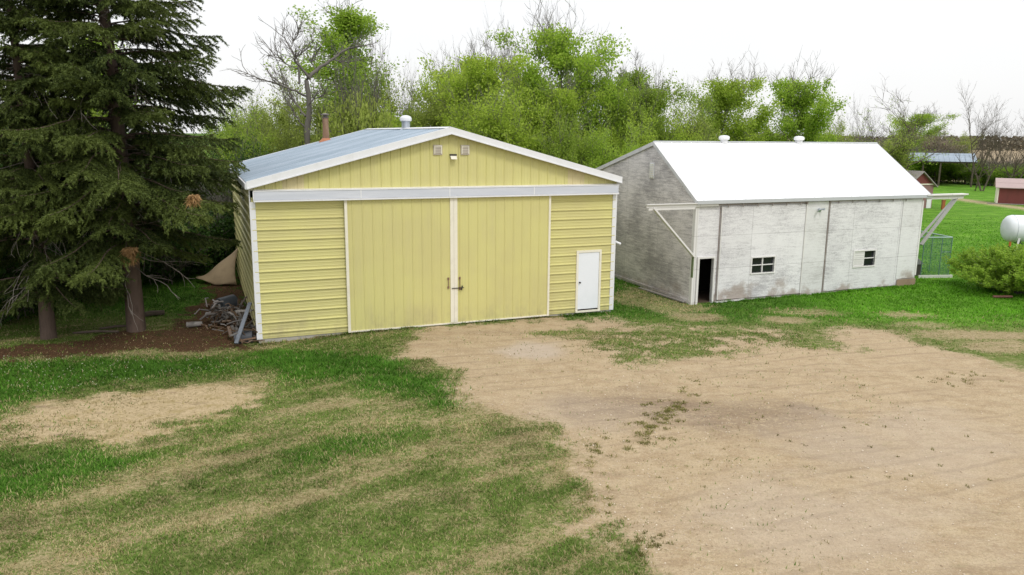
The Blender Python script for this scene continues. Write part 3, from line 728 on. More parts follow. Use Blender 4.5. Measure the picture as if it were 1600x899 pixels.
# sill board lying loose along the gable foot, concrete foot at the right
m = MB(); m.box(-.045, -.004, .1, 8.8, -.08, .1); m.build('sill_board', BARNG, barn)
m = MB(); m.box(10.0, BL + .02, -.05, -.027, -.3, .26); m.build('foundation', worn('muddy_footing', (.33, .24, .17), (.2, .14, .1), .7, 2.5), barn)

def planks(name, pts, label, mat, w_=.16, t_=.04, cat='plank'):
    m = MB()
    a, b = pts; m.beam(a, b, w_, t_)
    return m.build(name, mat, None, label=label, cat=cat)
c_, s_ = math.cos(BYAW), math.sin(BYAW)
def BW(a, b, z): return (BX + a * c_ - b * s_, BY + a * s_ + b * c_, z)
planks('board', (BW(-.25, 3.2, -.02), BW(-.12, .25, -.0)), 'loose grey board lying along the foot of the barn gable', BARKD, .14)
planks('board', (BW(1.0, -.12, -.02), BW(2.3, -.1, .0)), 'long pale board lying by the barn doorway', TRIMW, .1)

# ------------------------------------------------------------------ plants: generators
rng = np.random.RandomState(3)
def tubes_np(segs, n=3):
    """segs: list of (points Nx3, radii N) -> V,F (quads)"""
    if not segs: return np.zeros((0, 3)), np.zeros((0, 4), int)
    Vs = []; Fs = []; base = 0
    ang = np.arange(n) * 2 * np.pi / n; ca = np.cos(ang)[None, :, None]; sa = np.sin(ang)[None, :, None]
    for P, r in segs:
        d = np.gradient(P, axis=0); d /= np.linalg.norm(d, axis=1)[:, None] + 1e-9
        ref = np.where(np.abs(d[:, 2:3]) < .9, np.array([[0, 0, 1.]]), np.array([[1., 0, 0]]))
        u = np.cross(d, ref); u /= np.linalg.norm(u, axis=1)[:, None] + 1e-9; v = np.cross(d, u)
        ring = P[:, None, :] + (u[:, None, :] * ca + v[:, None, :] * sa) * r[:, None, None]
        k = len(P); Vs.append(ring.reshape(-1, 3))
        i = (np.arange(k - 1)[:, None] * n + np.arange(n)[None, :]); j = (np.arange(k - 1)[:, None] * n + ((np.arange(n) + 1) % n)[None, :])
        Fs.append(np.stack([i, j, j + n, i + n], -1).reshape(-1, 4) + base); base += k * n
    return np.concatenate(Vs), np.concatenate(Fs)
def curve(p, d, L, n, wob, lift, rs):
    P = [np.array(p, float)]; d = np.array(d, float); d /= np.linalg.norm(d)
    for i in range(n):
        d = d + rs.randn(3) * wob; d[2] += lift; d /= np.linalg.norm(d)
        P.append(P[-1] + d * L / n)
    return np.array(P)
def perp_dir(d, ang, rs):
    d = d / np.linalg.norm(d); a = rs.randn(3); a -= a.dot(d) * d; a /= np.linalg.norm(a)
    return d * math.cos(ang) + a * math.sin(ang)
def leaves(C, size, rs, flat=.0):
    n = len(C); a = rs.randn(n, 3); a /= np.linalg.norm(a, axis=1)[:, None]
    b = rs.randn(n, 3); b -= (a * b).sum(1)[:, None] * a; b /= np.linalg.norm(b, axis=1)[:, None]
    s = size * (.6 + .8 * rs.rand(n))[:, None]
    V = np.stack([C - a * s * .6, C + b * s * .42, C + a * s * .6, C - b * s * .42], 1).reshape(-1, 3)
    Fc = np.arange(4 * n).reshape(n, 4)
    g = np.repeat(rs.rand(n), 4)
    return V, Fc, np.stack([g, g, g], 1)

def make_tree(seed, H=10., spread=3., base=.25, nb=16, up=.7, leafn=16000, leaf=.10, trunk_r=.16, stems=1, rnd=False, leaf_from=.0, leaf_to=1., clump=.22, twn=1.):
    """returns (wood mesh data, leaf mesh data) in metres around origin"""
    rs = np.random.RandomState(seed); segs = []; tips = []
    for s in range(stems):
        off = rs.randn(3) * (.0 if stems == 1 else .35); off[2] = 0
        d0 = np.array([rs.randn() * .06, rs.randn() * .06, 1]) if stems == 1 else np.array([rs.randn() * .28, rs.randn() * .28, 1])
        T = curve(off, d0, H * (.94 if s == 0 else rs.uniform(.6, .95)), 12, .06, .03, rs)
        tr = trunk_r / (1 if stems == 1 else 1.4) * (1 - np.linspace(0, 1, 13) * .9)
        segs.append((T, tr))
        for b in range(nb if stems == 1 else max(6, int(nb * .7))):
            f = base + (1 - base) * ((b + rs.rand()) / nb) ** .9
            f = min(f, .97); i = int(f * 12); q = f * 12 - i; p = T[i] * (1 - q) + T[min(i + 1, 12)] * q
            g = (f - base) / (1 - base)
            L = spread * (math.sin(math.pi * (.24 + .60 * g)) ** .75) * rs.uniform(.55, 1.35) * 1.15
            if rnd: L = spread * (.40 + .62 * math.sin(math.pi * (.12 + .70 * g))) * rs.uniform(.75, 1.2)
            th = rs.rand() * 2 * math.pi; el = up + rs.uniform(-.2, .3) + g * .35
            d = np.array([math.cos(th) * math.cos(el), math.sin(th) * math.cos(el), math.sin(el)])
            Bc = curve(p, d, L, 7, .13, .05, rs); r0 = max(.02, trunk_r * (1 - f * .85) * .5)
            segs.append((Bc, r0 * (1 - np.linspace(0, 1, 8) * .8)))
            for k in range(int(9 * twn)):
                j = rs.randint(1, 8); dd = perp_dir(Bc[j] - Bc[j - 1], rs.uniform(.4, 1.0), rs); dd[2] += .25
                tw = curve(Bc[j], dd, L * rs.uniform(.22, .5), 4, .16, .06, rs)
                segs.append((tw, .014 * (1 - np.linspace(0, 1, 5) * .6)))
                tips.append(tw[1:])
                for kk in range(int(4 * twn)):
                    dd2 = perp_dir(tw[2] - tw[1], rs.uniform(.4, 1.1), rs); dd2[2] += .3
                    t2 = curve(tw[rs.randint(1, 5)], dd2, L * rs.uniform(.12, .28), 3, .15, .05, rs)
                    segs.append((t2, .008 * (1 - np.linspace(0, 1, 4) * .5))); tips.append(t2)
            tips.append(Bc[3:])
    big = [s for s in segs if s[1][0] > .03]; sml = [s for s in segs if s[1][0] <= .03]
    V1, F1 = tubes_np(big, 6)
    V2, F2 = tubes_np(sml, 3) if sml else (np.zeros((0, 3)), np.zeros((0, 4), int))
    V = np.concatenate([V1, V2]); Fc = np.concatenate([F1, F2 + len(V1)])
    wood = (V, Fc)
    if leafn == 0: return wood, None
    # leaves thin out with height (spring)
    tp = np.concatenate(tips)
    z = tp[:, 2] / H
    w = (1 - sst(leaf_to - .25, leaf_to + .12, z)) * (z < 1.0); w *= sst(leaf_from - .15, leaf_from + .05, z)
    cl = (fbm(tp[:, 0] * 1.4 + 50, tp[:, 2] * 1.4 + 50, 2) + fbm(tp[:, 1] * 1.4 + 20, tp[:, 2] * 1.4 + 31, 2) + fbm(tp[:, 0] * 1.4 + 90, tp[:, 1] * 1.4 + 70, 2)) / 3; w = w * (.12 + sst(.42, .58, cl)) * (.25 + 1.5 * rs.rand(len(tp)) ** 2) + 1e-6
    w /= w.sum(); idx = rs.choice(len(tp), leafn, p=w)
    C = tp[idx] + rs.randn(leafn, 3) * clump * np.array([1, 1, .8])
    return wood, leaves(C, leaf, rs)

LM = {
 'bright': leafmat('leaf_bright', (.26, .42, .04), (.48, .64, .09), .55),
 'yellow': leafmat('leaf_yellowgreen', (.33, .47, .05), (.56, .70, .11), .58),
 'mid': leafmat('leaf_mid', (.21, .33, .035), (.40, .52, .08), .5),
 'olive': leafmat('leaf_olive', (.30, .39, .07), (.52, .60, .15), .52),
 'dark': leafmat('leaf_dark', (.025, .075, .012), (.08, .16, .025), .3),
 'shrub': leafmat('leaf_shrub', (.22, .38, .035), (.42, .58, .08), .5),
 'brown': leafmat('bud_brown', (.24, .20, .14), (.40, .34, .24), .2),
}
PROTO = {}
def proto(key, **k):
    wood, lv = make_tree(**k)
    wm = np_mesh(key + '_wood', wood[0], wood[1], BARKG); wm.polygons.foreach_set('use_smooth', np.ones(len(wm.polygons), bool))
    lm = np_mesh(key + '_leaves', lv[0], lv[1], LM['mid'], lv[2]) if lv else None
    PROTO[key] = (wm, lm, k.get('H', 10.))
proto('full_a', seed=1, H=10, spread=3.1, base=.08, nb=28, leafn=40000, leaf=.115, leaf_to=1.02, clump=.26, stems=2)
proto('full_b', seed=2, H=10, spread=3.0, base=.06, nb=24, leafn=42000, leaf=.115, leaf_to=1.0, clump=.28, stems=3)
proto('round', seed=15, H=10, spread=3.1, base=.22, nb=34, leafn=36000, leaf=.115, leaf_to=1.22, clump=.22, rnd=True, up=.45)
proto('airy_a', seed=3, H=10, spread=2.3, base=.2, nb=22, leafn=17000, leaf=.105, leaf_to=1.15, clump=.22)
proto('airy_b', seed=4, H=10, spread=2.7, base=.18, nb=22, leafn=19000, leaf=.105, leaf_to=1.0, clump=.24, stems=2)
proto('poplar', seed=5, H=12, spread=2.3, base=.25, nb=26, leafn=30000, leaf=.10, leaf_to=1.2, clump=.22, up=.75)
proto('bare_a', seed=6, H=9, spread=3.0, base=.2, nb=18, leafn=0, up=.6, trunk_r=.15, stems=3)
proto('bare_b', seed=7, H=9, spread=2.8, base=.3, nb=18, leafn=2500, leaf=.08, leaf_to=1.2, up=.5, stems=2, clump=.1)
proto('bush_a', seed=8, H=3, spread=1.7, base=.05, nb=12, leafn=16000, leaf=.10, leaf_to=1.15, stems=5, trunk_r=.04, up=.8, clump=.2)
proto('bush_b', seed=9, H=3, spread=1.9, base=.05, nb=12, leafn=15000, leaf=.10, leaf_to=1.1, stems=6, trunk_r=.04, up=.7, clump=.22)

def plant(kind, x, y, h, wscale, lm, label, cat, group=None, wood=None, name='tree', z=None):
    wm, lmesh, H = PROTO[kind]
    s = h / H; e = empty(name, (x, y, (g0(x, y) if z is None else z) - .05), rng.rand() * 6.28, label=label, cat=cat, group=group)
    e.scale = (s * wscale, s * wscale, s)
    t = link('trunk' if name != 'bush' else 'stems', wm, e)
    if wood: t.material_slots[0].link = 'OBJECT'; t.material_slots[0].material = wood
    if lmesh:
        c = link('crown' if name != 'bush' else 'foliage', lmesh, e)
        c.material_slots[0].link = 'OBJECT'; c.material_slots[0].material = LM[lm]
    return e
def tree_at(kind, px, topy, depth, wpx, lm, label, cat='tree', group=None, wood=None, name='tree'):
    """tree whose trunk stands at depth (m), crown about wpx wide"""
    x, y, zt = AT(px, topy, depth)
    base_w = {'full_a': 6.6, 'full_b': 8.6, 'round': 6.2, 'airy_a': 5.4, 'airy_b': 7.4, 'poplar': 5.6, 'bare_a': 8.5, 'bare_b': 8., 'bush_a': 4.6, 'bush_b': 5.6}[kind]
    h = zt; Hh = PROTO[kind][2]; want = wpx * depth * 1.1 / F
    ws = want / (base_w * h / Hh)
    return plant(kind, x, y, h, ws, lm, label, cat, group, wood, name)

GRP = 'spring woodland trees behind the two sheds'
LBL = 'young green woodland tree in the thick belt behind the yellow shed'
tree_at('poplar', 562, 8, 45, 210, 'bright', 'tallest bright green poplar rising alone above the yellow shed roof')
tree_at('bare_a', 632, 88, 47, 100, None, 'bare grey twiggy tree just right of the tallest poplar', wood=BARKG)
tree_at('round', 740, 95, 44, 140, 'yellow', 'broad yellow-green tree above the peak of the yellow shed')
tree_at('bare_b', 838, 60, 46, 130, 'yellow', 'nearly bare round tree with one green tuft between two leafy crowns', wood=BARKG)
tree_at('round', 903, 50, 45, 165, 'bright', 'tall dense green tree with broad crown right of the yellow shed peak')
tree_at('airy_a', 1032, 112, 47, 125, 'mid', 'slender airy tree rising above the left end of the barn roof')
tree_at('airy_b', 1085, 132, 48, 90, 'mid', 'thin half bare tree directly right of the slender airy tree over the barn')
tree_at('round', 1132, 130, 52, 130, 'yellow', 'round yellow-green tree behind the left roof vent of the barn')
tree_at('round', 1262, 130, 54, 125, 'bright', 'rounded green tree with sparse pointed top behind the right barn roof vent')
# thick belt
for px, ty, dep, wp, kd, lm in [
    (405, 150, 42, 120, 'airy_b', 'olive'), (440, 105, 46, 130, 'airy_b', 'olive'), (505, 100, 48, 130, 'full_a', 'olive'), (540, 150, 42, 140, 'full_b', 'olive'),
    (600, 105, 45, 140, 'full_b', 'olive'), (655, 105, 44, 130, 'full_a', 'olive'), (690, 112, 48, 105, 'round', 'yellow'), (715, 128, 41, 170, 'full_b', 'yellow'),
    (800, 122, 47, 110, 'round', 'yellow'), (800, 128, 41, 160, 'full_a', 'yellow'), (850, 142, 43, 120, 'round', 'yellow'), (880, 160, 38, 140, 'full_b', 'mid'),
    (955, 122, 44, 95, 'round', 'bright'), (995, 142, 44, 105, 'round', 'mid'), (930, 175, 38, 130, 'full_b', 'bright'), (1015, 148, 42, 130, 'full_b', 'yellow'),
    (1000, 130, 48, 100, 'airy_a', 'olive'), (1055, 158, 44, 130, 'full_b', 'yellow'), (1100, 165, 48, 130, 'full_a', 'olive'), (1165, 172, 50, 120, 'full_b', 'yellow'),
    (630, 150, 40, 130, 'full_a', 'yellow'), (560, 165, 39, 130, 'bush_b', 'olive'), (470, 160, 41, 120, 'full_b', 'olive'), (765, 95, 52, 90, 'airy_a', 'olive'), (820, 100, 52, 80, 'airy_a', 'yellow')]:
    tree_at(kd, px, ty, dep, wp, lm, LBL, group=GRP)
GRP2 = 'scattered young trees along the belt behind the barn'
for px, ty, dep, wp, kd, lm in [(1200, 182, 56, 100, 'airy_b', 'olive'), (1215, 180, 54, 100, 'full_a', 'yellow'), (1240, 175, 60, 70, 'bare_b', 'olive'),
    (1300, 185, 56, 100, 'full_b', 'yellow'), (1318, 180, 62, 80, 'airy_b', 'olive'), (1345, 195, 60, 90, 'bare_b', 'yellow'), (1370, 205, 64, 90, 'full_a', 'olive')]:
    tree_at(kd, px, ty, dep, wp, lm, 'pale half leafed young tree in the belt behind the white barn roof', group=GRP2)
tree_at('bare_a', 1357, 168, 66, 75, None, 'bare grey tree behind the right end of the barn roof ridge', wood=BARKG)
tree_at('bare_b', 1425, 148, 62, 175, 'mid', 'wide half bare tree with spreading limbs beside the blue open shelter', wood=BARK)
tree_at('round', 1425, 180, 118, 80, 'bright', 'compact bright green tree behind the wide half bare tree')
tree_at('airy_b', 1475, 205, 110, 75, 'brown', 'brownish leafless tree behind the blue open shelter')
tree_at('airy_b', 1505, 205, 112, 60, 'olive', 'pale olive tree just right of the brownish one behind the shelter')
tree_at('bare_a', 1548, 148, 84, 105, None, 'tall bare leaning tree right of the blue open shelter', wood=BARK)
tree_at('bare_a', 1598, 185, 88, 100, None, 'bare spreading tree at the right edge above the red hut', wood=BARK)
# hedge behind the far lawn
for i, (px, ty, dep, wp) in enumerate([(1395, 240, 96, 60), (1430, 243, 102, 60), (1455, 252, 101, 60), (1480, 248, 101, 70), (1505, 250, 100, 70), (1530, 262, 95, 60), (1555, 262, 94, 60), (1580, 262, 93, 60), (1605, 262, 92, 60), (1640, 262, 92, 60), (1420, 245, 104, 50), (1442, 250, 99, 50), (1466, 252, 103, 50), (1492, 250, 99, 50), (1518, 255, 97, 50), (1568, 258, 96, 50), (1593, 258, 95, 50)]):
    x, y, zt = AT(px, ty, dep)
    plant('bush_a' if i % 2 else 'bush_b', x, y, max(1.6, zt), 1.5, 'shrub' if px > 1520 else 'bright', 'green shrub in the hedge row along the far lawn behind the open shelter', 'shrub', 'hedge shrubs along the far lawn', name='bush')
for px, ty, dep, wp in [(1330, 172, 70, 80), (1385, 185, 76, 90), (1480, 200, 112, 80), (1455, 215, 120, 80), (1520, 225, 104, 60), (1545, 238, 98, 60), (1572, 240, 97, 60), (1600, 235, 96, 60), (1490, 222, 116, 60)]:
    tree_at('bare_b', px, ty, dep, wp, 'brown', 'brown leafless brush tree in the thin belt behind the far hedge', group='leafless brush behind the far hedge', wood=BARKG)
# dark undergrowth behind the spruces at the left
GRPD = 'dark leafy undergrowth trees behind the spruces'
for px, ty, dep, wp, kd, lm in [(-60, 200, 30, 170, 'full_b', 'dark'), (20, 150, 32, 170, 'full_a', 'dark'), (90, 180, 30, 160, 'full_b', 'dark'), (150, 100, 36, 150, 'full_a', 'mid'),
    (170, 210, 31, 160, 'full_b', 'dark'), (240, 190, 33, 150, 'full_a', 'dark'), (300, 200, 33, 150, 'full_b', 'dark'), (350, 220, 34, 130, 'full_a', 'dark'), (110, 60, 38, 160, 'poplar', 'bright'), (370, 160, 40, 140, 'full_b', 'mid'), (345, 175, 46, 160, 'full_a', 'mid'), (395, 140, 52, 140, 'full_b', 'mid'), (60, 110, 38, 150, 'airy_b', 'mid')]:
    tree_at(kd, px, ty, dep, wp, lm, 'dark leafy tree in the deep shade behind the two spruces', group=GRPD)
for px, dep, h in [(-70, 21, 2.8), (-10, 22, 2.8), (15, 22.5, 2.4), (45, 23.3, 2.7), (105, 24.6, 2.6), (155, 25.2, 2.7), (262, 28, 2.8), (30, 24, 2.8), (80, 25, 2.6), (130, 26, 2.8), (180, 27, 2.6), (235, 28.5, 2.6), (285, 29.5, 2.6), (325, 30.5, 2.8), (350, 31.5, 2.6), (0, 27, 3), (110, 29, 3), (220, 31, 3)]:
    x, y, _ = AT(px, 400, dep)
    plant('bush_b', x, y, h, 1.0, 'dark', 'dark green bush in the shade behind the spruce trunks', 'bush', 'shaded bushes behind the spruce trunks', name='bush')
# yard bush at the right
def yard_bush():
    rs = np.random.RandomState(44); segs = []; C = []
    for k in range(150):
        th = rs.rand() * 6.28; el = rs.uniform(.35, 1.45); r0 = rs.rand() * .5
        d = np.array([math.cos(th) * math.cos(el), math.sin(th) * math.cos(el), math.sin(el)])
        c = curve((math.cos(th) * r0, math.sin(th) * r0, 0), d, rs.uniform(1.5, 2.25), 8, .07, .05, rs); segs.append((c, .014 * (1 - np.linspace(0, 1, 9) * .8)))
        for q in range(9):
            j = rs.randint(2, 9); d2 = perp_dir(c[j] - c[j - 1], rs.uniform(.3, .9), rs); d2[2] += .3
            t2 = curve(c[j], d2, rs.uniform(.3, .75), 5, .1, .07, rs); segs.append((t2, .006 * (1 - np.linspace(0, 1, 6) * .6)))
            i_ = rs.rand(70) * 5; a = i_.astype(int).clip(0, 4); f = (i_ - a)[:, None]; C.append(t2[a] * (1 - f) + t2[a + 1] * f + rs.randn(70, 3) * .04)
    C = np.concatenate(C); V_, F_, c = leaves(C, .055, rs)
    x, y, _ = AT(1590, 440, 27.6)
    e = empty('bush', (x, y, -.05), .4, label='big rounded yellow-green bush in front of the white fuel tank', cat='bush'); e.scale = (1.18, 1.12, .76)
    v1, f1 = tubes_np(segs, 4); link('stems', np_mesh('stems', v1, f1, BARKG), e); link('foliage', np_mesh('foliage', V_, F_, LM['shrub'], c), e)
yard_bush()

# the grey dead snag
def snag():
    rs = np.random.RandomState(11); x, y, zt = AT(470, 45, 40)
    e = empty('tree', (x, y, -.05), 0, label='gnarled dead grey tree with a long bare limb curving over the yellow shed', cat='tree')
    S = 44 / F
    q = lambda px, py, dy=0: np.array([(px - 482) * S, dy, AT(482, py, 40)[2]])
    def line(P, n=5):
        P = np.array(P); t = np.linspace(0, len(P) - 1, (len(P) - 1) * n + 1); o = []
        for v in t:
            i = min(int(v), len(P) - 2); f = v - i
            p0 = P[max(i - 1, 0)]; p1 = P[i]; p2 = P[i + 1]; p3 = P[min(i + 2, len(P) - 1)]
            o.append(.5 * ((2 * p1) + (-p0 + p2) * f + (2 * p0 - 5 * p1 + 4 * p2 - p3) * f * f + (-p0 + 3 * p1 - 3 * p2 + p3) * f ** 3))
        return np.array(o)
    main = [
      ([np.array([.3, 0, 0]), q(485, 220), q(490, 170), q(488, 130), q(492, 115)], .26, .16),
      ([q(492, 118), q(505, 105, .3), q(525, 90, .5), q(545, 75, .6), q(570, 68, .6)], .17, .05),
      ([q(525, 90, .5), q(540, 92, .8), q(562, 88, 1.1)], .06, .02),
      ([q(492, 120), q(478, 100, -.4), q(475, 92, -.5), q(488, 82, -.6), q(502, 72, -.8)], .11, .04),
      ([q(476, 130), q(474, 105, .3), q(472, 92, .4), q(460, 70, .5), q(448, 50, .7)], .10, .03),
      ([q(462, 72, .5), q(466, 60, .5), q(480, 45, .4)], .05, .015),
      ([q(502, 112, .3), q(494, 100, .8), q(490, 90, .9), q(498, 78, 1.)], .06, .03),
      ([q(486, 150), q(470, 140, -.6), q(450, 132, -1.), q(430, 126, -1.2), q(412, 118, -1.3)], .10, .03),
      ([q(488, 165), q(500, 155, -.5), q(520, 148, -.9)], .05, .02),
      ([q(484, 180), q(465, 160, .6), q(452, 140, 1.), q(440, 110, 1.3)], .08, .02),
      ([q(484, 200), q(470, 180, -.3), q(455, 150, -.2), q(448, 130, -.2)], .07, .02),
      ([q(474, 105, .3), q(458, 100, .3), q(442, 88, .2), q(430, 86, .2)], .06, .02)]
    segs = []
    for P, r0, r1 in main:
        c = line(P); c += rs.randn(*c.shape) * .02; segs.append((c, np.linspace(r0, r1, len(c)) * .72))
        if r0 < .2:
            for k in range(15):
                j = rs.randint(len(c) // 3, len(c)); dd = perp_dir(c[j] - c[j - 1], rs.uniform(.4, 1.), rs); dd[2] += .3
                tw = curve(c[j], dd, rs.uniform(.5, 1.7), 6, .18, .05, rs); segs.append((tw, .022 * (1 - np.linspace(0, 1, 7) * .7)))
                for kk in range(3):
                    d2 = perp_dir(tw[3] - tw[2], rs.uniform(.4, 1.1), rs); t2 = curve(tw[rs.randint(2, 6)], d2, rs.uniform(.3, .8), 4, .15, .05, rs); segs.append((t2, .011 * (1 - np.linspace(0, 1, 5) * .5)))
    V_, F_ = tubes_np(segs, 6); me = np_mesh('trunk', V_, F_, SNAGM); me.polygons.foreach_set('use_smooth', np.ones(len(F_), bool)); link('trunk', me, e)
snag()

# ------------------------------------------------------------------ spruces
def spruce_mesh(seed, H, R0, zlow, gaps=0.):
    rs = np.random.RandomState(seed); wood = []; dead = []
    NV = []; NC = []
    T = curve((0, 0, 0), (0, 0, 1), H, 14, .012, .02, rs); tr = .27 * (1 - np.linspace(0, 1, 15) * .93)
    tr[0] *= 1.05; wood.append((T, tr))
    def needles(P, ln, wd, step, shade):
        d = np.diff(P, axis=0); L = np.linalg.norm(d, axis=1); tot = L.sum(); n = max(3, int(tot / step))
        t = rs.rand(n) * len(L); i = t.astype(int).clip(0, len(L) - 1); f = (t - i)[:, None]
        p = P[i] + d[i] * f; dr = d[i] / (L[i][:, None] + 1e-9)
        a = rs.randn(n, 3); a -= (a * dr).sum(1)[:, None] * dr; a /= np.linalg.norm(a, axis=1)[:, None]
        nd = dr * .75 + a * .8; nd[:, 2] -= .12; nd /= np.linalg.norm(nd, axis=1)[:, None]
        s = np.cross(nd, rs.randn(n, 3)); s /= np.linalg.norm(s, axis=1)[:, None]
        l = ln * (.6 + .8 * rs.rand(n))[:, None]
        tri = np.stack([p + s * wd, p - s * wd, p + nd * l], 1).reshape(-1, 3)
        NV.append(tri); g = np.repeat(np.clip(shade + rs.randn(n) * .18, 0, 1), 3); NC.append(np.stack([g, g, g], 1))
    z = zlow
    while z < H - .3:
        f = z / H; nbk = rs.randint(5, 8)
        th0 = rs.rand() * 6.28
        for b in range(nbk):
            if rs.rand() < gaps: continue
            th = th0 + b * 6.28 / nbk + rs.randn() * .25
            zz = z + rs.uniform(-.2, .2)
            L = R0 * (1 - f) ** .68 * rs.uniform(.72, 1.15)
            if zz < zlow + 1.6: L *= rs.uniform(.35, .95)
            if rs.rand() < .12: L *= .55
            i = min(int(zz / H * 14), 13); p = T[i] + (T[i + 1] - T[i]) * (zz / H * 14 - i)
            el = .1 + .35 * f + rs.uniform(-.12, .12)
            d = np.array([math.cos(th) * math.cos(el), math.sin(th) * math.cos(el), math.sin(el)])
            n = 9; P = [p]
            droop = -.085 * (1.15 - f)
            for k in range(n):
                d = d + np.array([rs.randn() * .05, rs.randn() * .05, droop if k < 6 else .09]); d /= np.linalg.norm(d); P.append(P[-1] + d * L / n)
            P = np.array(P); wood.append((P, .035 * (1 - f * .5) * (1 - np.linspace(0, 1, n + 1) * .8)))
            tone = rs.uniform(-.22, .30) * (1 - .4 * f)
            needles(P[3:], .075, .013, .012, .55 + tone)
            nt_ = int(L / .115) + 3
            sd = np.cross(d, [0, 0, 1]); sd /= np.linalg.norm(sd) + 1e-9
            for k in range(nt_):
                t = .18 + .8 * (k + rs.rand() * .6) / nt_; j = min(int(t * n), n - 1); q = P[j] + (P[j + 1] - P[j]) * (t * n - j)
                ax = P[j + 1] - P[j]; ax /= np.linalg.norm(ax); sgn = 1 if k % 2 else -1
                tl = (.16 + .62 * math.sin(math.pi * min(1, t * .95)) ** 1.0 * (L / 3.2)) * rs.uniform(.6, 1.2)
                dd = ax * .65 + sd * sgn * .85 + np.array([0, 0, -.16 + rs.randn() * .12])
                m_ = 4; tw = [q]; dd /= np.linalg.norm(dd)
                for s_ in range(m_):
                    dd = dd + np.array([0, 0, -.10]) + rs.randn(3) * .05; dd /= np.linalg.norm(dd); tw.append(tw[-1] + dd * tl / m_)
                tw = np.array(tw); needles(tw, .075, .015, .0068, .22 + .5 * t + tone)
                # side shoots
                for s_ in range(2):
                    a = tw[rs.randint(1, 4)]; d3 = dd + sd * sgn * rs.uniform(-.9, .5) + ax * .4 + rs.randn(3) * .2; d3[2] -= .15; d3 /= np.linalg.norm(d3)
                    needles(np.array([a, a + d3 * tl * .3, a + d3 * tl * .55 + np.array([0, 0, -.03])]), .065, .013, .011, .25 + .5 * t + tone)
        z += rs.uniform(.20, .32)
    # dead inner twigs
    for k in range(60):
        zz = rs.uniform(2.0, H * .55); th = rs.rand() * 6.28; d = np.array([math.cos(th), math.sin(th), -.1])
        c = curve((0, 0, zz), d, rs.uniform(1., 2.8), 8, .14, -.07, rs); dead.append((c, .018 * (1 - np.linspace(0, 1, 9) * .7)))
        for kk in range(4):
            d2 = perp_dir(c[4] - c[3], .8, rs); d2[2] -= .5; dead.append((curve(c[rs.randint(2, 8)], d2, rs.uniform(.3, 1.), 5, .15, -.05, rs), np.linspace(.009, .004, 6)))
    V1, F1 = tubes_np(wood, 8); V2, F2 = tubes_np(dead, 4)
    nv = np.concatenate(NV); return (V1, F1), (V2, F2), (nv, np.arange(len(nv)).reshape(-1, 3), np.concatenate(NC))
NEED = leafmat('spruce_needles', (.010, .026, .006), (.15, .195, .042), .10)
def spruce(mesh3, x, y, sc, rz, label, sz=None):
    e = empty('spruce_tree', (x, y, g0(x, y) - .05), rz, label=label, cat='spruce tree'); e.scale = (sc, sc, sz or sc)
    link('trunk', mesh3[0], e); link('dead_twigs', mesh3[1], e); link('crown', mesh3[2], e)
    return e
(a1, b1), (a2, b2), (a3, b3, c3) = spruce_mesh(5, 19, 4.7, 2.75)
SM = (np_mesh('trunk', a1, b1, BARKS), np_mesh('dead_twigs', a2, b2, worn('grey_twigs', (.26, .23, .20), (.15, .13, .11), .5, 8)), np_mesh('crown', a3, b3, NEED, c3))
for me_ in SM[:2]: me_.polygons.foreach_set('use_smooth', np.ones(len(me_.polygons), bool))
print('needle tris', len(b3))
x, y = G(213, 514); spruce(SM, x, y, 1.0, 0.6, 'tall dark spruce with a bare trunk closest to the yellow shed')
(a1, b1), (a2, b2), (a3, b3, c3) = spruce_mesh(17, 16, 4.1, 1.8, .22)
SM2 = (np_mesh('trunk', a1, b1, BARKS), np_mesh('dead_twigs', a2, b2, SM[1].materials[0]), np_mesh('crown', a3, b3, NEED, c3))
for me_ in SM2[:2]: me_.polygons.foreach_set('use_smooth', np.ones(len(me_.polygons), bool))
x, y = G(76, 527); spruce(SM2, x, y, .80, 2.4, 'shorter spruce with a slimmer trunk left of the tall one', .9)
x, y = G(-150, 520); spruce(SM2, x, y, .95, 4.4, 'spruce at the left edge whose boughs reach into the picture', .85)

# hanging brown dead bough and bare low bough tufts
def tuft(x, y, z, s, mat, label, n=500, seed=1, droop=1.):
    rs = np.random.RandomState(seed); th = rs.rand(n) * 6.28; r = rs.rand(n) ** .6
    a = np.stack([np.cos(th) * r * s * .38, np.sin(th) * r * s * .38, (rs.rand(n) ** 2) * -.7 * s], 1); a[:, 0] += a[:, 2] * .25; b = a * 1.15 + np.stack([rs.randn(n) * .07, rs.randn(n) * .07, -s * (.08 + rs.rand(n) * .34) * droop], 1)
    w_ = rs.randn(n, 3) * .012; Vv = np.stack([a + w_, a - w_, b], 1).reshape(-1, 3)
    g = np.repeat(rs.rand(n), 3); me = np_mesh('dead_bough', Vv, np.arange(3 * n).reshape(n, 3), mat, np.stack([g, g, g], 1))
    o = link('dead_bough', me, None, label=label, cat='dead bough'); o.location = (x, y, z); return o
DEADN = leafmat('dead_needles', (.30, .17, .07), (.50, .32, .15), .2)
x, y, z = AT(204, 388, 19.6); tuft(x, y, z, .5, DEADN, 'orange-brown dead bough hanging beside the tall spruce trunk', 900, 2)
x, y, z = AT(303, 305, 17.2); tuft(x, y, z, .34, DEADN, 'brown dead bough tuft hanging right of the tall spruce trunk', 260, 3)

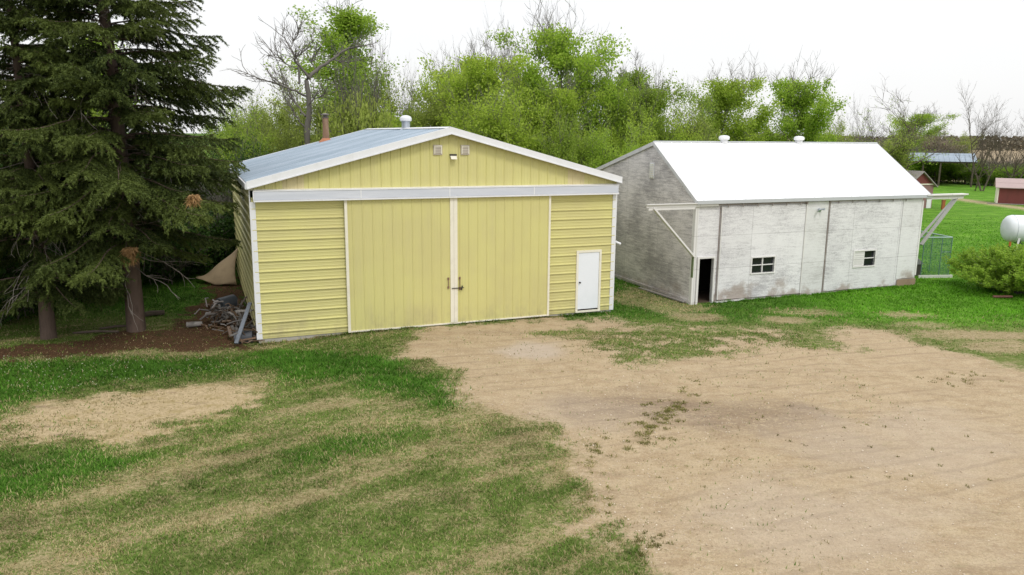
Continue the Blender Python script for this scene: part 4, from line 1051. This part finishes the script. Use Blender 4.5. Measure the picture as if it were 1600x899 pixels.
# ------------------------------------------------------------------ scrap beside the shed
def SWd(a, b, z):
    c, s = math.cos(SYAW), math.sin(SYAW); return (SX + a * c - b * s, SY + a * s + b * c, z)
TAN = worn('tan_canvas', (.46, .35, .22), (.22, .16, .10), .6, 2.5, (1, 1, 1), .9)
def tarp():
    m = MB(); n, k = 18, 12; vs = []
    A0 = np.array([*G(309, 441), 0]); A1 = np.array([*G(370, 446), 0]); bk = np.array([-.12, 1., 0])
    for i in range(n + 1):
        u = i / n; base = A0 * (1 - u) + A1 * u + np.array([0, -.25 * math.sin(math.pi * u), .02 + .10 * (1 - u) ** 2])
        top = .06 + 1.38 * u ** 1.25
        for j in range(k + 1):
            v = j / k
            p = base + bk * (.75 * v ** 1.4 * (.5 + .5 * u)) + np.array([-.10 * math.sin(3 * v), 0, top * v + .03 * math.sin(9 * u + 3 * v)])
            if j == 0: p = p + np.array([0, .04 * math.sin(7 * u), .02 * math.sin(11 * u)])
            vs.append(tuple(p))
    fs = [(i * (k + 1) + j, (i + 1) * (k + 1) + j, (i + 1) * (k + 1) + j + 1, i * (k + 1) + j + 1) for i in range(n) for j in range(k)]
    m.add(vs, fs); o = m.build('canvas_sheet', TAN, None, smooth=True, label='tan canvas sheet slumped against the shed side wall behind the scrap', cat='tarp')
    s = o.modifiers.new('t', 'SOLIDIFY'); s.thickness = .02
tarp()
def scrap():
    rs = np.random.RandomState(4)
    for name, lab, mats, cx, cb, cz, n, seed in (('scrap_heap', 'tangled heap of grey and white scrap strips beside the shed wall', None, -.95, 2.6, .28, 90, 3), ('brushwood', 'dark tangle of sticks and debris against the foot of the shed side wall', None, -.45, 1.9, .1, 120, 5)):
        m = MB(); rs = np.random.RandomState(seed)
        for k in range(n):
            c = np.array([cx + rs.randn() * .30, cb + rs.randn() * (.45 if name == 'scrap_heap' else 1.1), max(.0, cz + rs.randn() * .16)])
            d = rs.randn(3); d[2] *= .5; d /= np.linalg.norm(d); L = rs.uniform(.15, .5); P = [c - d * L / 2, c + rs.randn(3) * .06, c + d * L / 2]
            P = [SWd(*p) for p in P]
            P = [(p[0], p[1], max(p[2], -.05)) for p in P]
            mi = int(rs.choice([0, 1, 1, 2]))
            if rs.rand() < .55: m.tube(P, rs.uniform(.012, .03), 5, mi)
            else: m.beam(P[0], P[2], rs.uniform(.04, .10), .015, mi)
        pale = worn(name + '_pale', (.24, .22, .21), (.25, .22, .2), .5, 6); gr = worn(name + '_grey', (.14, .13, .12), (.07, .06, .05), .5, 6); br = worn(name + '_brown', (.12, .075, .045), (.05, .035, .025), .5, 6)
        m.build(name, [pale, gr, br] if name == 'scrap_heap' else [br, gr, br], None, label=lab, cat='scrap' if name == 'scrap_heap' else 'brushwood', kind='stuff')
scrap()
planks('board', (SWd(-.62, -.25, .0), SWd(-.12, .8, .95)), 'long blue-grey board leaning against the left corner of the shed', worn('bluegrey_board', (.17, .19, .22), (.1, .1, .11), .5, 6), .11)
planks('board', (SWd(-.55, .15, -.02), SWd(-.05, .05, .05)), 'short brown plank lying at the left front corner of the shed', worn('brown_plank', (.22, .14, .09), (.1, .07, .05), .5, 6), .12)
planks('board', (SWd(-.5, 1.3, .62), SWd(-.05, 1.0, .66)), 'grey plank sticking out across the scrap beside the shed', BARKD, .12)
m = MB(); m.tube([SWd(-1.95, 2.4, .05), SWd(-1.5, 2.3, .07)], [.09, .07], 10); m.build('log', BARKD, None, smooth=True, label='short pale log lying left of the scrap heap', cat='log')
m = MB(); m.tube([SWd(-.95, 3.9, .25), SWd(-.45, 4.2, .3)], .27, 16); o = m.build('drum', worn('dark_drum', (.05, .06, .075), (.1, .09, .08), .5, 5), None, smooth=True, label='dark steel drum lying on its side behind the scrap heap', cat='drum')
m = MB(); m.tube([SWd(-.62, .35, .0), SWd(-.12, .25, .03)], .2, 14); m.build('bucket', worn('dark_tub', (.05, .055, .065), (.08, .08, .08), .5, 5), None, smooth=True, label='dark tub lying against the shed corner under the leaning board', cat='tub')
# fallen wood around the trunks
for (px, py, L, a, lab) in ((235, 492, .7, .5, 'short split log behind the tall spruce trunk'), (185, 512, 1.0, .3, 'fallen branch left of the tall spruce trunk'), (150, 520, 1.3, .15, 'long thin fallen branch between the two spruce trunks')):
    x, y = G(px, py); m = MB(); m.tube([(x - L / 2, y - a / 2, .0), (x, y, .05), (x + L / 2, y + a / 2, .02)], [.03, .04, .03] if 'branch' in lab else [.08, .09, .08], 8)
    m.build('log' if 'log' in lab else 'fallen_branch', BARK, None, smooth=True, label=lab, cat='log' if 'log' in lab else 'branch')

# ------------------------------------------------------------------ right side: pen, dog house, tank
MESHG = worn('pen_wire', (.10, .22, .17), (.16, .24, .2), .5, 5)
def pen():
    x, y = G(1438, 433); e = empty('dog_pen', (x, y, 0), BYAW * .3, label='green wire mesh dog pen behind the right corner of the barn', cat='dog pen')
    Wp, Dp, Hp = 1.3, 2.6, 1.75
    pp = worn('pen_post', (.12, .22, .19), (.2, .3, .27), .5, 5)
    for (a, b) in ((0, 0), (.85, 0), (Wp, 0), (Wp, Dp), (0, Dp), (Wp, Dp / 2)):
        m = MB(); m.tube([(a, b, -.1), (a, b, Hp)], .022, 8); m.build('post', pp, e, smooth=True)
    m = MB(); m.tube([(.85, 0, 1.1), (Wp, 0, 1.1)], .02, 6); m.build('gate_bar', pp, e, smooth=True)
    m = MB(); m.tube([(0, 0, Hp), (Wp, 0, Hp)], .028, 8); m.tube([(Wp, 0, Hp), (Wp, Dp, Hp)], .028, 8); m.tube([(0, Dp, Hp), (Wp, Dp, Hp)], .028, 8); m.tube([(0, 0, Hp), (0, Dp, Hp)], .028, 8); m.build('top_rail', worn('pale_green_rail', (.36, .50, .44), (.25, .35, .3), .4, 4), e, smooth=True)
    m = MB()
    def wire(p, q): m.beam(p, q, .006, .006)
    for (p0, p1, L) in (((0, 0), (Wp, 0), Wp), ((Wp, 0), (Wp, Dp), Dp), ((0, Dp), (Wp, Dp), Wp)):
        n = int(L / .075)
        for i in range(n + 1):
            f = i / n; X_ = p0[0] + (p1[0] - p0[0]) * f; Y_ = p0[1] + (p1[1] - p0[1]) * f; wire((X_, Y_, .05), (X_, Y_, Hp))
        for k in range(23): z = .06 + k * .075; wire((*p0, z), (*p1, z))
    m.build('wire_mesh', MESHG, e)
    m = MB(); m.box(-.1, Wp + .2, -.03, .02, -.05, .08); m.build('base_board', TRIMW, e)
pen()
def doghouse():
    x, y = G(1434, 432); e = empty('dog_house', (x - .1, y + .25, 0), BYAW, label='small dark dog house with a pitched grey roof tucked against the barn corner', cat='dog house')
    m = MB(); m.box(0, .5, 0, .7, -.05, .5); m.build('wall', worn('doghouse_wood', (.07, .06, .055), (.14, .12, .1), .5, 4), e)
    m = MB(); m.add([(-.05, -.05, .48), (.58, -.05, .48), (.05, -.05, .85), (-.05, .75, .48), (.58, .75, .48), (.05, .75, .85)], [(0, 1, 2), (3, 5, 4), (1, 4, 5, 2), (0, 2, 5, 3), (0, 3, 4, 1)]); m.build('roof', worn('doghouse_roof', (.28, .28, .29), (.18, .18, .18), .5, 4), e)
doghouse()
def tank():
    x, y, z = AT(1564, 357, 31.); e = empty('fuel_tank', (x + .1, y, 0), -.12, label='white horizontal fuel tank on a black metal stand at the right edge', cat='fuel tank')
    TW = worn('tank_white', (.78, .82, .86), (.6, .63, .66), .35, 1.5, (.3, 1, 1), .35)
    r = .60; zc = z; prof = [(-.0, 0.02), (.03, .3), (.09, .46), (.20, .57), (.34, .6), (2.9, .6), (3.04, .57), (3.15, .46), (3.21, .3), (3.24, .02)]
    m = MB(); n = 32; vs = []; fs = []
    for a, rr in prof:
        for k in range(n): t = 2 * math.pi * k / n; vs.append((a, rr * math.cos(t), zc + rr * math.sin(t)))
    for i in range(len(prof) - 1):
        for k in range(n): p = i * n + k; q = i * n + (k + 1) % n; fs.append((p, q, q + n, p + n))
    fs.append(tuple(range(n))); fs.append(tuple(range((len(prof) - 1) * n, len(prof) * n))); m.add(vs, fs); m.build('tank_body', TW, e, smooth=True)
    m = MB()
    for a in (.345, 2.88):
        m.tube([(a, .606 * math.cos(t), zc + .606 * math.sin(t)) for t in np.linspace(0, 2 * math.pi, 33)], .006, 5, cap=False)
    m.beam((.7, -.44, zc + .43), (1.0, -.44, zc + .43), .05, .03); m.build('weld_seam', GALV, e)
    m = MB()
    for a in (.55, 2.6):
        for s in (-1, 1): m.beam((a, s * .35, zc - .5), (a, s * .55, 0), .06, .06)
        m.beam((a, -.5, .7), (a, .5, .7), .05, .05); m.beam((a, -.45, zc - .55), (a, .45, zc - .55), .06, .08)
    for s in (-1, 1): m.beam((.55, s * .36, zc - .55), (2.6, s * .5, .3), .035, .035); m.beam((2.6, s * .36, zc - .55), (.55, s * .5, .3), .035, .035)
    m.build('stand', DARKM, e)
    m = MB(); m.beam((.42, -.62, zc - .35), (.0, -.95, .2), .07, .03); m.build('gauge_board', TRIMW, e)
    m = MB(); m.tube([(.22, -.3, zc - .55), (.22, -.3, zc - .75)], .05, 8); m.build('valve', worn('orange_valve', (.55, .16, .04), (.3, .1, .04), .4, 4), e)
tank()
m = MB(); x, y = G(1558, 463); m.tube([(x - .35, y - .3, .04), (x + .35, y - .35, .06)], .05, 8); m.build('pole', worn('red_brown_pole', (.16, .06, .05), (.1, .05, .04), .5, 4), None, smooth=True, label='reddish brown pole lying in front of the yellow-green bush', cat='pole')

# red huts, open shelter
REDW = worn('red_boards', (.17, .045, .04), (.10, .035, .03), .6, 2, (1, 1, .2), .8)
REDF = worn('faded_red_boards', (.27, .16, .15), (.17, .10, .09), .7, 2, (1, 1, .2), .85)
SHIN = worn('faded_shingles', (.44, .34, .33), (.33, .25, .25), .6, 3, (1, 1, 1), .9)
def hut(x, y, yaw, Wd, Dp, hw, hr, along, label, wallm, roofm, extra=None):
    e = empty('red_hut', (x, y, -.03), yaw, label=label, cat='hut')
    m = MB()
    if along == 'x':       # ridge parallel to the front
        m.box(.0, Wd, 0, .08, 0, hw); m.box(0, Wd, Dp - .08, Dp, 0, hw)
        for a0 in (0, Wd - .08):
            m.add([(a0 + t, b, z) for t in (0, .08) for b, z in ((.081, 0), (Dp - .081, 0), (Dp - .081, hw), (Dp / 2, hr - .04), (.081, hw))], [(0, 1, 2, 3, 4), (9, 8, 7, 6, 5), (0, 5, 6, 1), (1, 6, 7, 2), (2, 7, 8, 3), (3, 8, 9, 4), (4, 9, 5, 0)])
        m.build('wall', wallm, e)
        m = MB()
        for s in (0, 1):
            b0 = -.2 if s == 0 else Dp + .2; z0 = hw - .06
            for (q0, q1, dz) in ((0, .52, 0), (.5, 1., .02)):
                pa = (b0 + (Dp / 2 - b0) * q0, z0 + (hr - z0) * q0 + dz); pb = (b0 + (Dp / 2 - b0) * q1, z0 + (hr - z0) * q1 + dz)
                vs = [(a, b, z - t) for a in (-.25, Wd + .25) for b, z in (pa, pb) for t in (.06, 0)]
                m.add(vs, [(0, 1, 3, 2), (4, 6, 7, 5), (0, 4, 5, 1), (2, 3, 7, 6), (1, 5, 7, 3), (0, 2, 6, 4)])
        m.build('roof', roofm, e)
        m = MB(); m.box(-.02, .08, -.02, -.002, 0, hw); m.box(-.03, -.002, .0, Dp, 0, hw); m.build('corner_board', CT, e)
        m = MB(); m.box(2.45, 2.8, .35, .62, hw + .25, hw + .30); m.build('roof_patch', WT, e)
        m = MB(); m.box(-.8, Wd, -.35, -.15, .0, .07); m.build('skid', BARKD, e)
    else:                  # gable to the front
        for b0 in (0, Dp - .08):
            m.add([(a, b0 + t, z) for t in (0, .08) for a, z in ((0, 0), (Wd, 0), (Wd, hw), (Wd / 2, hr - .06), (0, hw))], [(0, 1, 2, 3, 4), (9, 8, 7, 6, 5), (0, 5, 6, 1), (1, 6, 7, 2), (2, 7, 8, 3), (3, 8, 9, 4), (4, 9, 5, 0)])
        m.box(0, .08, .081, Dp - .081, 0, hw); m.box(Wd - .08, Wd, .081, Dp - .081, 0, hw); m.build('wall', wallm, e)
        m = MB(); m.add([(a, -.02, z) for a, z in ((.05, hw + .02), (Wd - .05, hw + .02), (Wd / 2, hr - .1))], [(0, 1, 2)]); m.build('gable_boards', REDW, e)
        m = MB(); m.box(-.05, Wd + .05, -.06, -.022, hw - .04, hw + .05); m.build('gable_trim', CT, e)
        m = MB()
        for s in (0, 1):
            a0 = -.25 if s == 0 else Wd + .25
            vs = [(a, b, z - t) for b in (-.25, Dp + .2) for a, z in ((a0, hw - .2), (Wd / 2, hr)) for t in (.08, 0)]
            m.add(vs, [(0, 1, 3, 2), (4, 6, 7, 5), (0, 4, 5, 1), (2, 3, 7, 6), (1, 5, 7, 3), (0, 2, 6, 4)])
        m.build('roof', worn('grey_shingles', (.33, .30, .29), (.2, .17, .16), .6, 3), e)
        m = MB(); m.box(Wd - .62, Wd - .12, -.05, -.002, 0, .95); m.build('door', WT, e)
    return e
x, y = G(1557, 318); hut(x, y, -.50, 6, 3.0, 1.62, 2.35, 'x', 'low dark red hut with a faded pink shingle roof on the far lawn', REDW, SHIN)
x, y = G(1421, 327); hut(x, y + .8, .30, 2.9, 4.2, 2.1, 3.25, 'y', 'small gabled red hut half hidden behind the barn roof', REDF, SHIN)
m = MB(); x, y = G(1473, 327); m.box(x - .12, x + .12, y - .1, y + .1, -.05, .75); m.box(x - .16, x + .16, y - .14, y + .14, .751, .8); m.build('barrel', worn('orange_box', (.35, .11, .04), (.2, .08, .04), .4, 3), None, label='small orange bin beside the half hidden red hut', cat='bin')
def shelter():
    x, y = G(1447, 290); e = empty('open_shelter', (x, y, 0), -.42, label='open sided shelter with a blue-grey metal roof in front of the hedge', cat='shelter')
    Wd, Dp, hz, hr = 8.4, 7., 3.15, 4.15; x0 = -2.9
    m = MB()
    def P(u, v, n): return (u, -.3 + (Dp / 2 + .3) * v, hz + (hr - hz) * v + n)
    def P2(u, v, n): return (u, Dp + .3 - (Dp / 2 + .3) * v, hz + (hr - hz) * v + n)
    sheet(m, P, x0, x0 + Wd, 0, 1, per=.6, h=.04); sheet(m, P2, x0, x0 + Wd, 0, 1, per=.6, h=.04)
    m.build('roof', ROOFM, e)
    for a in (-.6, 1.4, 5.1):
        for b in (0, Dp): mm = MB(); mm.tube([(a - .0, b, -.2), (a, b, hz - .02)], .11, 8); mm.build('post', BARK, e, smooth=True)
    m = MB(); m.box(x0, x0 + Wd, -.1, .1, hz - .2, hz - .03); m.box(x0, x0 + Wd, Dp - .1, Dp + .1, hz - .2, hz - .03); m.build('roof_beam', BARK, e)
shelter()
def far_post(px, py, top, lab):
    x, y = G(px, py); m = MB(); m.tube([(x, y, -.2), (x + .05, y, top)], .08, 8); m.build('fence_post', BARKD, None, smooth=True, label=lab, cat='fence post')
far_post(1541, 290, 2.9, 'tall pale post in front of the hedge right of the shelter'); far_post(1547, 290, 1.1, 'short pale stub right beside the tall pale post')

# distant woods on the horizon
def distant():
    rs = np.random.RandomState(8); n = 26000
    x = rs.uniform(60, 900, n); y = 450 + rs.rand(n) * 60 - (x - 60) * .12
    top = 5.5 + 5. * fbm(x * .02, x * 0 + 3., 4); z = rs.rand(n) ** .8 * top
    V_, F_, c = leaves(np.stack([x, y, z], 1), 1.6, rs)
    g = c[:, :1]; col = np.array([[.10, .085, .065]]) * (1 - g) + np.array([[.20, .18, .13]]) * g
    me = np_mesh('distant_woods', V_, F_, colmat('far_woods', .9), col); link('distant_woods', me, None, label='low brown line of far woods along the horizon', cat='woods', kind='stuff')
distant()
def understory():
    rs = np.random.RandomState(18); n = 60000
    t = rs.rand(n); x = -32 + t * 62; y = 49 + rs.rand(n) * 9 + np.where(x > 10, (x - 10) * .45, 0)
    top = 2.2 + 2.6 * fbm(x * .35, y * .35, 3); z = rs.rand(n) * top
    V_, F_, c = leaves(np.stack([x, y, z], 1), .26, rs)
    me = np_mesh('undergrowth', V_, F_, LM['olive'], c); link('undergrowth', me, None, label='tangled green undergrowth filling the woodland floor', cat='undergrowth', kind='stuff')
understory()

# ------------------------------------------------------------------ grass blades, gravel, flowers
cS, sS = math.cos(SYAW), math.sin(SYAW)
def inside_buildings(x, y):
    a = (x - SX) * cS + (y - SY) * sS; b = -(x - SX) * sS + (y - SY) * cS
    i1 = (a > -.02) & (a < W + .02) & (b > -.02) & (b < LN)
    a = (x - BX) * c_ + (y - BY) * s_; b = -(x - BX) * s_ + (y - BY) * c_
    return i1 | ((a > -.03) & (a < BL + .03) & (b > -.03) & (b < BD))
def blades():
    rs = np.random.RandomState(12); XS = []; YS = []
    for (n, x0, x1, y0, y1) in ((360000, -12, 5, 8.3, 15.5), (290000, -17, 9, 15.5, 23.5), (160000, -18, 24, 21, 33), (110000, 12, 50, 29, 64)):
        XS.append(rs.uniform(x0, x1, n)); YS.append(rs.uniform(y0, y1, n))
    x = np.concatenate(XS); y = np.concatenate(YS)
    # frustum cull with margin
    k = np.abs(x) < y * .72 + 1.5; x, y = x[k], y[k]
    mk = masks(x, y)
    tuftn = fbm(x * 4 + 7, y * 4, 2)
    dens = (1 - .985 * mk['dirt']) * (1 - .85 * mk['bare']) * (1 - .96 * mk['mulch']) * (.35 + .65 * sst(.3, .6, tuftn))
    dens = dens * sst(64, 36, y)
    k = (rs.rand(len(x)) < dens) & ~inside_buildings(x, y); 
    x, y = x[k], y[k]; m2 = {a: b[k] for a, b in mk.items()}; n = len(x)
    # extra tufts: weeds in the gravel, along the shed foot and lawn edge
    ex = []
    def clump(px, py, r, cnt):
        cx, cy = G(px, py); ex.append((cx + rs.randn(cnt) * r, cy + rs.randn(cnt) * r * 1.0))
    for _ in range(70):
        px = rs.normal(1015, 36); py = 745 - (px - 950) * .62 + rs.normal(0, 13) - 40; clump(px, py, .05, 34)
    for _ in range(26): clump(rs.normal(925, 14), rs.uniform(690, 800), .03, 18)
    for _ in range(22): clump(rs.normal(1000, 22), rs.normal(855, 14), .03, 18)
    for _ in range(60): clump(rs.uniform(700, 1560), rs.uniform(560, 760), .025, 8)
    for _ in range(16): clump(rs.normal(1500, 22), rs.normal(590, 6), .05, 12)
    for _ in range(130):
        a = rs.uniform(.1, W - .1) if rs.rand() < .55 else (rs.uniform(2.5, 5) if rs.rand() < .5 else rs.uniform(9, 11.6))
        b = -rs.rand() * .12 - .04; q = SWd(a, b, 0); ex.append((q[0] + rs.randn(26) * .05, q[1] + rs.randn(26) * .04))
    for _ in range(70):
        a = rs.uniform(1, BL); q = BW(a, -.1 - rs.rand() * .12, 0); ex.append((q[0] + rs.randn(26) * .06, q[1] + rs.randn(26) * .05))
    exx = np.concatenate([e[0] for e in ex]); exy = np.concatenate([e[1] for e in ex])
    k2 = ~inside_buildings(exx, exy); exx, exy = exx[k2], exy[k2]
    me_ = masks(exx, exy); ne = len(exx)
    x = np.concatenate([x, exx]); y = np.concatenate([y, exy]); m2 = {a: np.concatenate([m2[a], me_[a]]) for a in m2}
    isx = np.concatenate([np.zeros(n, bool), np.ones(ne, bool)]); n = len(x)
    d = np.hypot(x, y)
    h = (.028 + .03 * rs.rand(n)) * (1 + .8 * m2['lush']) * (1 - .4 * m2['dry']); h = np.where(isx, np.where(m2['dirt'] > .5, .022 + .03 * rs.rand(n), .05 + .07 * rs.rand(n)), h)
    wd = .0035 + .00045 * d
    th = rs.rand(n) * 6.28; ln = .5 + rs.rand(n) * .9
    lay = np.where(rs.rand(n) < m2['dry'] * .7, 1.8, 0)      # straw lies flat
    tip = np.stack([np.cos(th) * h * (ln + lay), np.sin(th) * h * (ln + lay), h / (1 + lay)], 1)
    z = gz(x, y) - .005; base = np.stack([x, y, z], 1); s = np.stack([-np.sin(th) * wd, np.cos(th) * wd, 0 * wd], 1)
    V_ = np.stack([base + s, base - s, base + tip], 1).reshape(-1, 3)
    r = rs.rand(n, 1)
    green = np.array([.095, .165, .028]) * (1 - r) + np.array([.20, .30, .06]) * r
    lush = np.array([.045, .125, .012]) * (1 - r) + np.array([.11, .26, .026]) * r
    straw = np.array([.30, .25, .11]) * (1 - r) + np.array([.54, .45, .25]) * r
    darkg = np.array([.13, .13, .035]) * (1 - r) + np.array([.27, .25, .08]) * r
    fresh = np.array([.07, .20, .010]) * (1 - r) + np.array([.16, .40, .022]) * r; rt_ = sst(7, 14, x)[:, None]; lush = lush * (1 - rt_) + fresh * rt_
    isl = (rs.rand(n) < m2['lush'])[:, None]; c = np.where(isl, lush, green)
    isd = (rs.rand(n) < np.clip(m2['dry'] * 1.0 + .10 * (1 - m2['lush']) + m2['bare'] * .6 + m2['dirt'] * .35, 0, 1))[:, None]; c = np.where(isd, straw, c)
    c = np.where(isx[:, None] & (m2['dirt'][:, None] > .4), darkg, c)
    c *= (.55 + .85 * m2['n1'])[:, None]
    me = np_mesh('grass', V_, np.arange(3 * n).reshape(n, 3), colmat('grass_blades', .7, .3), np.repeat(c, 3, 0))
    link('grass', me, None, label='short patchy lawn grass with dry straw streaks', cat='grass', kind='stuff'); print('blades', n)
blades()
def gravel():
    rs = np.random.RandomState(30); n = 30000
    x = rs.uniform(-2, 24, n); y = rs.uniform(8, 26.5, n) ; mk = masks(x, y)
    pn = fbm(x * .7 + 3, y * .7 + 8, 3)
    k = (mk['dirt'] > .75) & (rs.rand(n) < sst(.35, .7, pn) * sst(24, 9, y) + .12) & (np.abs(x) < y * .8 + 1); x, y = x[k], y[k]; n = len(x)
    s = (.006 + .016 * rs.rand(n) ** 3)[:, None, None]
    o = np.array([[1, 0, 0], [0, 1, 0], [-1, 0, 0], [0, -1, 0], [0, 0, .7], [0, 0, -.7]], float)[None] * (.7 + .6 * rs.rand(n, 6, 1))
    a = rs.rand(n) * 6.28; Rm = np.stack([np.stack([np.cos(a), -np.sin(a), 0 * a], 1), np.stack([np.sin(a), np.cos(a), 0 * a], 1), np.stack([0 * a, 0 * a, 1 + 0 * a], 1)], 1)
    P = np.einsum('nij,nkj->nki', Rm, o) * s + np.stack([x, y, gz(x, y) + .006], 1)[:, None]
    f = np.array([[0, 1, 4], [1, 2, 4], [2, 3, 4], [3, 0, 4], [1, 0, 5], [2, 1, 5], [3, 2, 5], [0, 3, 5]])[None] + (np.arange(n) * 6)[:, None, None]
    r = rs.rand(n, 1); c = np.array([.42, .32, .22]) * (1 - r) + np.array([.85, .76, .62]) * r
    me = np_mesh('gravel', P.reshape(-1, 3), f.reshape(-1, 3), colmat('pebbles', .85), np.repeat(c, 6, 0)); link('gravel', me, None, label='small pale stones scattered over the bare yard', cat='gravel', kind='stuff')
gravel()
def flowers():
    rs = np.random.RandomState(31); n = 300
    px = rs.uniform(-20, 400, n); py = rs.uniform(556, 612, n); keep = (py < 622 - px * .12); px, py = px[keep], py[keep]
    P = np.array([G(a, b) for a, b in zip(px, py)]); n = len(P)
    C = np.stack([P[:, 0], P[:, 1], gz(P[:, 0], P[:, 1]) + .07], 1); C = np.concatenate([C, C + [0, 0, .004], C + [0.003, 0, 0]])
    V_, F_, c = leaves(C, .022, rs); col = np.array([[.50, .52, .36]]) * np.ones((len(V_), 1)); col[::3] *= .85
    me = np_mesh('wildflowers', V_, F_, colmat('pale_petals', .8), col); link('wildflowers', me, None, label='tiny pale flowers dotting the shaded grass', cat='wildflowers', kind='stuff')
flowers()
def litter():
    rs = np.random.RandomState(33); n = 9000
    x = rs.uniform(-19, -7, n); y = rs.uniform(18, 31, n); mk = masks(x, y); k = (mk['mulch'] > .4) & ~inside_buildings(x, y); x, y = x[k], y[k]; n = len(x)
    th = rs.rand(n) * 6.28; L = .03 + .14 * rs.rand(n) ** 3; d = np.stack([np.cos(th) * L, np.sin(th) * L, .02 * rs.rand(n)], 1); s = np.stack([-np.sin(th), np.cos(th), 0 * th], 1) * .008
    b = np.stack([x, y, gz(x, y) + .008], 1); V_ = np.stack([b + s, b - s, b + d - s * .5, b + d + s * .5], 1).reshape(-1, 3)
    r = rs.rand(n, 1); c = np.array([.05, .028, .018]) * (1 - r) + np.array([.26, .16, .09]) * r
    me = np_mesh('forest_litter', V_, np.arange(4 * n).reshape(n, 4), colmat('litter', .9), np.repeat(c, 4, 0)); link('forest_litter', me, None, label='brown needles and twigs littering the ground under the spruces', cat='litter', kind='stuff')
litter()
